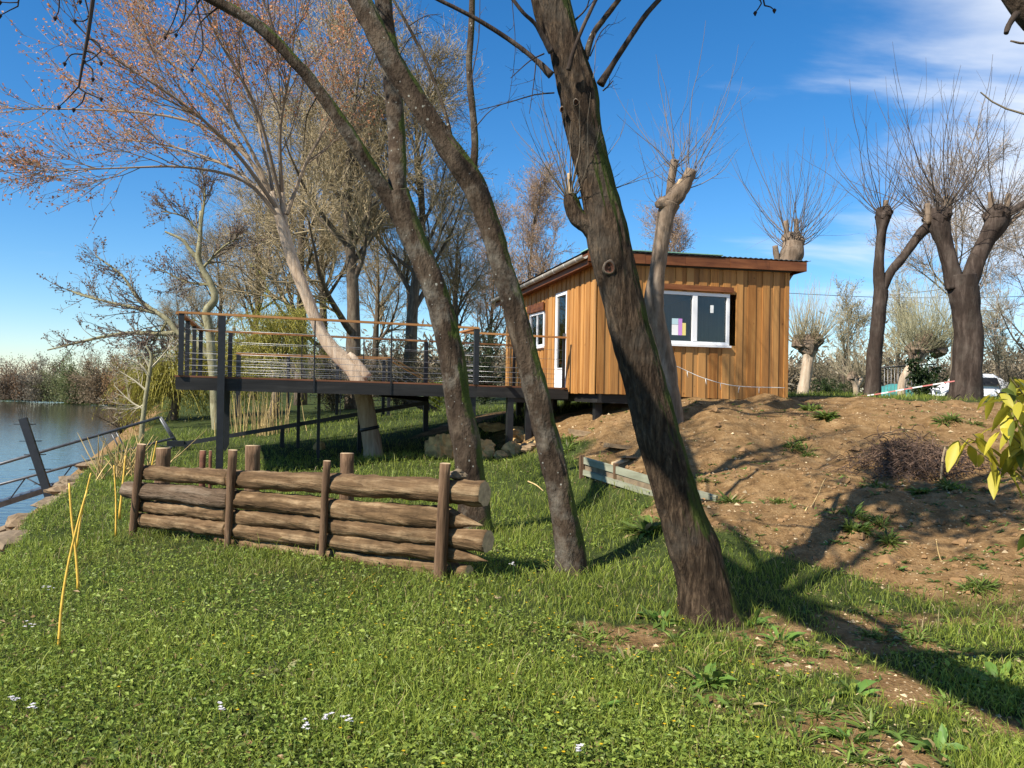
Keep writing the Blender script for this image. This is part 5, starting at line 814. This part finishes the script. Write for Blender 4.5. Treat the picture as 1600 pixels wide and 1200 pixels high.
# coarse grass tussocks of the near right lawn
gl = [(1060, 1000), (1130, 1030), (1000, 1040), (1080, 1085), (1210, 1060), (1260, 1010), (1165, 1100), (1290, 1110), (1390, 1130), (1240, 1165), (1120, 1165), (1370, 985), (1440, 990), (1185, 1010), (950, 1000), (1500, 1090), (880, 985), (1540, 965), (1050, 1150), (1330, 1190)]
gn = ['first', 'second', 'third', 'fourth', 'fifth', 'sixth', 'seventh', 'eighth', 'ninth', 'tenth']
go = sorted(range(len(gl)), key=lambda i: gl[i][1])
for r_, i in enumerate(go):
    px, py = gl[i]; d = 1.6 * F / (py - 608); tuft('coarse grass tussock in the right foreground, %s from the %s' % (gn[r_] if r_ < 10 else gn[19 - r_], 'top' if r_ < 10 else 'bottom'), px, py, d, .11, .11, 150, 700 + i, (.13, .2, .035), 'grass tussocks in the right foreground', name='grass_tussock', dead=.12)
def cuckoo(label, px, py, h, seed, d=None):
    rng = np.random.default_rng(seed); d = d or 1.6 * F / (py + 30 - 603); p = at(px, py, d); g = gz(p); t = thing('white_flower', label, 'flower', (p[0], p[1], g), 'white wild flowers in the lawn'); V, Q, T = tube(np.array([[p[0], p[1], g - .01], p]), .0018, 5); mb = MB(); mb.add(V, Q, T, (.1, .2, .04)); mb.build('stem', M['leaf'], t); mb = MB()
    c = p + rng.normal(size=(7, 3)) * np.array([.014, .014, .01])
    for q in c:
        for k in range(4): a = k * math.pi / 2 + rng.uniform(0, 1); V, T = leaves(q[None], np.array([[math.cos(a), math.sin(a), .3]]), ez[None], .012, .010, .05); mb.add(V, None, T, (.8, .76, .82))
    tag(mb.build('petals', M['leaf'], t), kind='stuff')
for k, (px, py, lb_) in enumerate([(75, 917, 'white flower head near the yellow cane foot'), (45, 975, 'white flower left of the longest yellow cane'), (22, 1090, 'white flower at the far left edge of the lawn'), (54, 1103, 'white flower just right of the one at the far left'), (340, 1104, 'bell-like white flower in the left foreground'), (510, 1118, 'left white flower of the pair in the centre foreground'), (541, 1123, 'right white flower of the pair in the centre foreground'), (480, 1132, 'low white flower beside the pair in the foreground'), (803, 882, 'white flower cluster between fence end and slim trunk'), (905, 1168, 'white flower by the bare soil at the bottom')]): cuckoo(lb_, px, py, .1, 800 + k)
# brush pile and sticks on the mound
r3 = np.random.default_rng(91); d = 10.6; c0 = at(1425, 715, d); bp3 = thing('brush_pile', 'heap of dry brown brushwood on the mound', 'brush pile', (c0[0], c0[1], gz(c0))); n = 900; cx_ = c0[0] + r3.normal(size=n) * .36; cy_ = c0[1] + r3.normal(size=n) * .32; cz_ = H(cx_, cy_) + np.abs(r3.normal(size=n)) * .17 * np.exp(-((cx_ - c0[0]) / .5) ** 2); D = rdir(n, r3); D[:, 2] *= .3; ln = r3.uniform(.12, .5, n)[:, None]
P = np.stack([np.stack([cx_, cy_, cz_], -1) + D * ln * (t - .5) + ez * .06 * (1 - (2 * t - 1) ** 2) for t in np.linspace(0, 1, 5)], 1) + r3.normal(size=(n, 5, 3)) * .012; mb = MB(); V, Q = prisms(*Br(P, np.tile(np.linspace(.006, .0025, 5), (n, 1))).segs(), n=4); mb.add(V, Q, C=np.repeat(np.array((.11, .068, .045)) * r3.uniform(.3, 1.7, (n * 4, 1)), 8, 0)); tag(mb.build('twigs', M['twig'], bp3), kind='stuff')
P = np.array([at(1477, 698, 10), at(1473, 715, 10), at(1470, 748, 10)]); V, Q, T = tube(P, .012, 6); mesh_np('stick', V, Q, T, M['cut'], bp3)
def stick(label, pts, d0, d1, r, m_='reed', name='dry_stick'):
    n_ = len(pts); P = catmull(np.array([at(x, y, d0 + (d1 - d0) * k / (n_ - 1)) for k, (x, y) in enumerate(pts)]), 12); P[:, 2] = np.maximum(P[:, 2], H(P[:, 0], P[:, 1]) + r * .6); V, Q, T = tube(P, np.linspace(r, r * .5, 12), 6); tag(mesh_np(name, V, Q, T, M[m_], None, True), label, 'stick')
stick('straight pale dry stem lying on the mound', [(1258, 806), (1272, 785), (1290, 762)], 8.5, 9.6, .008); stick('short dead stem standing in the soil at the right', [(1472, 882), (1466, 862), (1463, 845)], 7.3, 7.3, .007); stick('curved dry yellow stalk leaning on the lawn by the fence', [(545, 934), (562, 918), (588, 897)], 6.0, 6.9, .006, 'cane'); stick('curved fallen twig in the grass left of the slim trunk', [(825, 752), (838, 758), (850, 768)], 10.3, 10, .01)
# ------------------------------------------------------------------ planks, slabs and rocks
pk = thing('plank_barrier', 'two pale green planks on short posts holding the foot of the mound', 'barrier', at(960, 760, 10.9)); q0, q1 = at(912, 719, 11.3), at(1120, 781, 9.2); dn = q1 - q0
bar('plank', q0, q1, .03, .095, M['plank'], pk); q0b, q1b = at(912, 738, 11.28), at(1102, 798, 9.3); bar('plank', q0b, q1b, .03, .075, M['plank'], pk); q0c, q1c = at(912, 729, 11.34), at(1110, 790, 9.27); bar('plank', q0c, q1c, .03, .09, M['rock_grey'], pk)
for x, y0, y1, d in ((909, 711, 748, 11.3), (962, 724, 764, 10.72), (1060, 752, 800, 9.75)): p_, q_ = at(x, y0, d), at(x, y1, d); bar('post', p_, q_ - ez * .2, .055, .055, M['post'], pk, up=e2)
def slab(label, px, py, d, w, dp, h, rz, tilt, m_='slab'):
    c = at(px, py, d); c[2] = gz(c) + h * .25; ex = np.array([math.cos(rz), math.sin(rz), tilt]); ex = nrm(ex); ey = nrm(np.cross(ez, ex)); uz = np.cross(ex, ey); V, Q = obox(c, ex, ey, uz, w, dp, h); V = V + r3.normal(size=V.shape) * .012; tag(mesh_np('flat_stone', V, Q, None, M[m_]), label, 'slab', 'slabs and boards half buried in the mound')
slab('flat grey slab half buried left of the thick trunk', 968, 690, 12.3, .42, .25, .05, .3, -.12); slab('second thin slab below the flat grey slab', 985, 708, 11.8, .34, .16, .04, .6, -.1); slab('dark board lying under the cabin edge', 915, 672, 14.2, .6, .1, .05, -.4, -.1); slab('short board on the soil above the planks', 972, 716, 11.7, .4, .07, .04, .7, .1, 'cut'); slab('grey stone block at the cabin shadow edge', 905, 674, 14, .22, .16, .1, .2, 0)
for k, (px, py, d, sx, sz, m_, lb_) in enumerate([(690, 678, 15.2, .32, .3, 'rock', 'large ochre boulder left of the forked trunk under the deck'), (682, 700, 15.0, .2, .18, 'rock', 'ochre rock at the foot of the rear deck post'), (708, 665, 15.6, .3, .26, 'rock', 'ochre rock behind the forked trunk'), (752, 695, 15.6, .28, .25, 'rock', 'ochre rock right of the forked trunk'), (783, 712, 15.3, .14, .12, 'rock', 'small rock between the twin deck posts, left one'), (802, 700, 15.5, .2, .18, 'rock', 'rock behind the twin deck posts'), (826, 702, 15.2, .16, .13, 'rock', 'rounded rock right of the twin deck posts'), (830, 692, 15.4, .09, .1, 'rock', 'small upright stone on the rounded rock'), (826, 718, 15.0, .2, .1, 'slab', 'flat stone at the foot of the rock heap'), (840, 710, 15.1, .12, .1, 'rock', 'small stone beside the slim trunk'), (499, 690, 17.5, .14, .13, 'rock', 'single yellow stone in the grass beneath the deck'), (770, 668, 17.5, .3, .14, 'rock', 'low stone on the path behind the deck posts'), (810, 680, 16.2, .3, .2, 'rock', 'big shaded rock under the cabin side')]):
    c = at(px, py, d); c[2] = gz(c) + sz * .35; tag(stone('rock', c, sx, sx * .8, sz, 5.1 + k * 1.7, m_, rough=.5, sub=9), lb_, 'rock', 'rocks under the deck')
bw = ['lowest and nearest', 'second nearest', 'third nearest', 'fourth nearest', 'fifth nearest', 'sixth nearest', 'seventh nearest', 'eighth nearest', 'farthest']
for k in range(9):
    Y = 7.9 + k * 1.25; x = bank_x(Y) - .12 + .12 * math.sin(k * 2.3); tag(stone('bank_rock', (x, Y, gz((x, Y, 0)) - .02), .3, .42, .09 + .02 * (k % 3), 20.3 + k * 1.3, 'rock_grey' if k % 2 else 'slab', rough=.45, sub=10), 'flat layered rock on the river edge, %s to the viewer' % bw[k], 'rock', 'rocks along the river edge')
# ------------------------------------------------------------------ canes and reeds at the bank
def cane(label, pts, d0, d1, w):
    n_ = len(pts); P = catmull(np.array([at(x, y, d0 + (d1 - d0) * k / (n_ - 1)) for k, (x, y) in enumerate(pts)]), 16); P = np.concatenate([P[:1] - ez * .08, P]); V, Q, T = tube(P, np.linspace(1.1, .75, 17) * w / 2 * d0 / F, 7, True, .05); tag(mesh_np('yellow_cane', V, Q, T, M['cane'], None, True), label, 'cane', 'yellow canes stuck in the bank')
cane('longest yellow cane, its foot in the lawn at the left', [(92, 1000), (97, 940), (107, 880), (121, 820), (136, 766)], 4.85, 5.0, 4.2); cane('yellow cane crossing behind the longest one', [(122, 910), (118, 860), (112, 810), (108, 755)], 6.3, 6.4, 4); cane('thin yellow cane leaning right behind the crossed canes', [(121, 845), (128, 800), (142, 739)], 8.0, 8.1, 3); cane('yellow cane just left of the log fence', [(181, 828), (181, 780), (178, 727)], 8.6, 8.7, 2.6); cane('taller yellow cane touching the left fence post', [(187, 800), (192, 755), (196, 712)], 9.2, 9.3, 3.4); cane('short yellow cane left of the pale stump', [(238, 725), (241, 708), (245, 689)], 12, 12, 2.5)
def reeds(label, px, py, d, w, h, n, seed, lean=.25):
    rng = np.random.default_rng(seed); p = at(px, py, d); B = np.stack([p[0] + rng.normal(size=n) * w, p[1] + rng.normal(size=n) * w * .7, np.zeros(n)], -1); B[:, 2] = H(B[:, 0], B[:, 1]) - .02; tp = B + ez * (h * rng.uniform(.5, 1.1, n))[:, None] + rng.normal(size=(n, 3)) * np.array([lean, lean, 0]) * h; P = np.stack([B, (B + tp) / 2 + rng.normal(size=(n, 3)) * .02, tp], 1); mb = MB(); V, Q = prisms(*Br(P, np.tile([.012, .010, .004], (n, 1))).segs(), n=4); mb.add(V, Q, C=np.repeat(np.array((.5, .36, .15)) * rng.uniform(.5, 1.3, (n * 2, 1)), 8, 0)); tag(mb.build('reed_clump', M['twig']), label, 'reeds', kind='stuff')
reeds('dry broken reed clump beside the left fence post', 197, 730, 13.5, .28, .75, 55, 41, .35); reeds('tall pale reed bed behind the deck stilts', 405, 690, 21, .6, 1.2, 70, 42, .08)
# ------------------------------------------------------------------ gangway, mast and handrail beam
gw = thing('gangway', 'dark steel gangway sloping down to the river', 'gangway', at(275, 700, 18)); G = lambda x, y, t: at(x, y, 16 + 2 * t)
g0, g1 = at(-160, 840, 15), at(278, 699, 18); k0, k1 = at(-160, 800, 15), at(272, 684, 17.9); t0, t1_ = at(-160, 772, 15), at(249, 652, 17.9)
bar('floor_beam', g0, g1, .09, .11, M['steel'], gw); bar('floor_beam', g0 + e2 * .9, g1 + e2 * .9, .09, .11, M['steel'], gw); rod('mid_rail', k0, k1, .028, M['steel'], gw, 7); rod('top_rail', t0, t1_, .032, M['steel'], gw, 7); rod('end_post', t1_, g1, .03, M['steel'], gw, 6); rod('end_post', t1_ + e2 * .25, g1 + e2 * .3, .03, M['steel'], gw, 6)
for t in (.35, .52, .68, .84): rod('strut', g0 + (g1 - g0) * t, k0 + (k1 - k0) * (t + .07), .014, M['steel'], gw); rod('strut', g0 + (g1 - g0) * (t + .14), k0 + (k1 - k0) * (t + .07), .014, M['steel'], gw)
for t in (.78, .8): rod('upright', k0 + (k1 - k0) * t, t0 + (t1_ - t0) * (t + .005), .018, M['steel'], gw)
for t in np.linspace(.02, .97, 26): bar('tread', g0 + (g1 - g0) * t + ez * .05, g0 + (g1 - g0) * t + e2 * .9 + ez * .05, .1, .02, M['steel'], gw)
d = 15.6; ms = thing('mooring_mast', 'leaning black steel mast with rungs and wires on top', 'mast', at(75, 775, d)); m0, m1 = at(95, 830, d), at(36, 654, d); bar('mast_beam', m0, m1, .14, .11, M['black'], ms, up=e2)
for t in (.42, .55, .68, .8, .95): c = m0 + (m1 - m0) * t; rod('rung', c - e1 * .19, c + e1 * .19, .009, M['black'], ms)
for k in range(5): rod('wire', m1 + e1 * (k - 2) * .028, at(25 + k * 4.2, 636 - (k == 2) * 4, d), .004, M['black'], ms, 4)
gm = thing('guide_rail', 'long black rail sloping up beneath the deck to the cabin', 'rail', at(290, 693, 17.6)); h0, h1 = at(288, 693, 17.6), at(668, 629, 18.2); bar('rail_beam', h0, h1, .06, .09, M['black'], gm)
for t in (.01, .395): c = h0 + (h1 - h0) * t; bar('leg', c - ez * .03, [c[0], c[1], gz(c) - .1], .12 if t < .1 else .09, .12, M['black'], gm, up=e2)
bar('hinge_block', h0 - e1 * .35, h0, .14, .12, M['black'], gm)
# ------------------------------------------------------------------ beyond the mound: car, tarp, mesh fence, tape, power line
d = 40; cb = at(1462, 622, d); zc = at(1462, 582, d)[2] - 1.53
car = thing('parked_car', 'white car parked beyond the stout dark pollard', 'car', (cb[0] + 2, cb[1], zc)); prof = [(0, .35), (.02, .62), (.15, .74), (.95, .86), (1.55, 1.32), (2.0, 1.46), (3.0, 1.46), (3.7, 1.1), (4.1, 1.0), (4.15, .4)]; V = []; nP = len(prof)
for y, sq in ((0, .9), (.12, 1), (1.5, 1), (1.62, .9)):
    for x, z in prof: V.append((cb[0] + 2.05 + (x - 2.05) * (.985 if sq < 1 else 1), cb[1] + y + (.16 if z > .95 and y < .8 else -.16 if z > .95 else 0), zc + .05 + z * sq if z > 1.2 else zc + .02 + z))
V = np.array(V); Qc = [];
for j in range(3):
    for i in range(nP): Qc.append((j * nP + i, j * nP + (i + 1) % nP, (j + 1) * nP + (i + 1) % nP, (j + 1) * nP + i))
fan = [(0, i, i + 1) for i in range(1, nP - 1)] + [(3 * nP, 3 * nP + i + 1, 3 * nP + i) for i in range(1, nP - 1)]; mesh_np('body', V, Qc, fan, M['carwhite'], car)
for x0, x1, z0, z1 in ((1.15, 1.95, .92, 1.3), (2.02, 3.2, .92, 1.32)):
    y = cb[1] - .012; P = np.array([(cb[0] + x0, y, zc + z0), (cb[0] + x1, y, zc + z0), (cb[0] + x1 - .08, y + .15, zc + z1), (cb[0] + x0 + (.45 if x0 < 1.5 else .0), y + .15, zc + z1)]); mesh_np('side_window', np.concatenate([P, P + [0, .02, 0]]), BOXQ, None, M['black'], car)
for x in (.75, 3.35):
    c = np.array([cb[0] + x, cb[1] + .1, zc + .32]); V, Q, T = tube(np.array([c - [0, .13, 0], c + [0, .13, 0]]), .32, 18); wh = mesh_np('wheel', V, Q, T, M['rubber'], car); V, Q, T = tube(np.array([c - [0, .15, 0], c - [0, .12, 0]]), .19, 14); mesh_np('rim', V, Q, T, M['steel'], wh)
V, Q = obox(np.array([cb[0] + .08, cb[1] + .05, zc + .62]), np.array([1., 0, 0]), np.array([0, 1., 0]), ez, .2, .22, .12); mesh_np('headlight', V, Q, None, M['cable'], car)
d = 28; tp = at(1388, 625, d); gt = gz(tp); rr_ = np.random.default_rng(5); nn_ = 14; V = []; Q = []
for i in range(nn_):
    for j in range(nn_): a, b_ = i / (nn_ - 1) * 2 - 1, j / (nn_ - 1) * 2 - 1; V.append((tp[0] + a * .75, tp[1] + b_ * .6, gt + .72 * max(0, 1 - abs(a) ** 2.5) ** .6 * max(0, 1 - abs(b_) ** 3) ** .5 * (.75 + .25 * a) + rr_.normal() * .012))
for i in range(nn_ - 1):
    for j in range(nn_ - 1): Q.append((i * nn_ + j, (i + 1) * nn_ + j, (i + 1) * nn_ + j + 1, i * nn_ + j + 1))
tag(mesh_np('tarpaulin', V, Q, None, M['tarp'], None, True), 'teal cover mounded behind the mesh fence by the slender pollard', 'tarpaulin')
mf = thing('mesh_fence', 'thin vertical-wire fence panel behind the slender pollard', 'fence', at(1405, 625, 26.5)); u0, u1 = at(1366, 575, 26.5), at(1462, 569, 26.5); rod('top_bar', u0, u1, .028, M['black'], mf, 6)
for t in np.linspace(0, 1, 19): c = u0 + (u1 - u0) * t; rod('wire', c, [c[0], c[1], gz(c) - .05], .006, M['cable'], mf, 4)
def ribbon(label, pts, d, w):
    P = catmull(np.array([at(x, y, dd) for (x, y), dd in zip(pts, d)]), 60); t = thing('barrier_tape', label, 'tape', P[0])
    for k in range(0, 58, 2):
        V = np.array([P[k] - ez * w / 2, P[k + 2] - ez * w / 2, P[k + 2] + ez * w / 2, P[k] + ez * w / 2]); V = np.concatenate([V, V + e2 * .004]); mesh_np('tape_stripe', V, BOXQ, None, M['paper'] if (k // 2) % 2 else RED, t)
RED = simple('tape_red', (.5, .16, .14), .5)
ribbon('red and white barrier tape strung between the pollards', [(1228, 622), (1256, 624), (1280, 626), (1312, 622), (1362, 617), (1420, 607), (1500, 594)], [16.8, 22, 22, 21, 19.6, 19, 18.5], .028)
pl_ = [at(1140, 452, 60), at(1230, 458, 60), at(1400, 465, 60), at(1600, 463, 60), at(1800, 450, 60)]; V, Q, T = tube(catmull(pl_, 30), .022, 5); tag(mesh_np('power_line', V, Q, T, M['black'], None, True), 'thin black power line crossing the sky right of the cabin', 'cable')
bn = thing('string_garland', 'white cord with small hanging ties strung across the cabin front', 'garland', at(1035, 566, 14.3)); gp = catmull([at(1028, 563, 13.0), at(1056, 572, 14.6), at(1100, 591, 14.9), at(1150, 603, 15.1), at(1226, 606, 15.7)], 40); V, Q, T = tube(gp, .007, 5); mesh_np('cord', V, Q, T, M['rope'], bn, True)
for k in (7, 14, 20, 25, 30, 34): rod('tie', gp[k], gp[k] - ez * .12 + e1 * .02 * (k % 3 - 1), .006, M['rope'], bn, 4)
# ------------------------------------------------------------------ yellow-leaved shrub at the right edge
ys_ = thing('yellow_shrub', 'shrub with large drooping yellow-green leaves at the right edge', 'shrub', (4.35, 5.15, gz((4.35, 5.15, 0)))); r4 = np.random.default_rng(13); g_ = OFF[ys_.name]
stems = []; tips = [(1578, 590, 4.7), (1556, 612, 4.6), (1600, 600, 4.7), (1585, 650, 4.5), (1568, 668, 4.6), (1520, 678, 4.8), (1500, 684, 4.8), (1605, 700, 4.6), (1590, 625, 4.5), (1615, 650, 4.5), (1630, 610, 4.7)] + [(r4.uniform(1600, 1790), r4.uniform(500, 860), r4.uniform(4.6, 5.6)) for k in range(34)]
for (x, y, d_) in tips: q = at(x, y, d_); stems.append(([g_ + r4.normal(size=3) * .08, g_ + (q - g_) * .55 + ez * .12, q], .014, .004))
b = from_paths(stems, 9); mb = MB(); add_br(mb, b, 6, (.2, .17, .07)); mb.build('stems', M['twig'], ys_)
cnt = 0
for k in range(len(tips)):
    for j in range(11 if k < 11 else 5):
        t = r4.uniform(.78, 1.0) if j > 3 else 1.0; i = min(int(t * 8), 7); f = t * 8 - i; p = b.P[k, i] * (1 - f) + b.P[k, i + 1] * f; a = r4.uniform(0, 6.3); Dd = nrm(np.array([math.cos(a), math.sin(a), r4.uniform(-1.6, .1)])); ln = r4.uniform(.09, .19); wd = ln * r4.uniform(.34, .46); sd_ = nrm(np.cross(Dd, ez + r4.normal(size=3) * .3)); up_ = np.cross(sd_, Dd)
        prof = [(0, 0.04), (.2, .62), (.45, 1), (.7, .8), (.88, .36), (1, .02)]; V = []
        for (s0, w0) in prof: c = p + Dd * (.03 + s0 * ln) - ez * .05 * s0 * s0; V += [c - sd_ * w0 * wd / 2 + up_ * w0 * wd * .14, c, c + sd_ * w0 * wd / 2 + up_ * w0 * wd * .14]
        Q = [(3 * i_ + o_, 3 * i_ + o_ + 1, 3 * i_ + o_ + 4, 3 * i_ + o_ + 3) for i_ in range(5) for o_ in (0, 1)]; yl = r4.random(); yl = yl ** .6 if k < 11 else yl ** 2; c_ = np.array((.62, .52, .05)) * yl + np.array((.06, .1, .018)) * (1 - yl); mesh_np('leaf', np.array(V), Q, None, M['leaf'], ys_, True, col=np.tile(c_, (18, 1))); cnt += 1
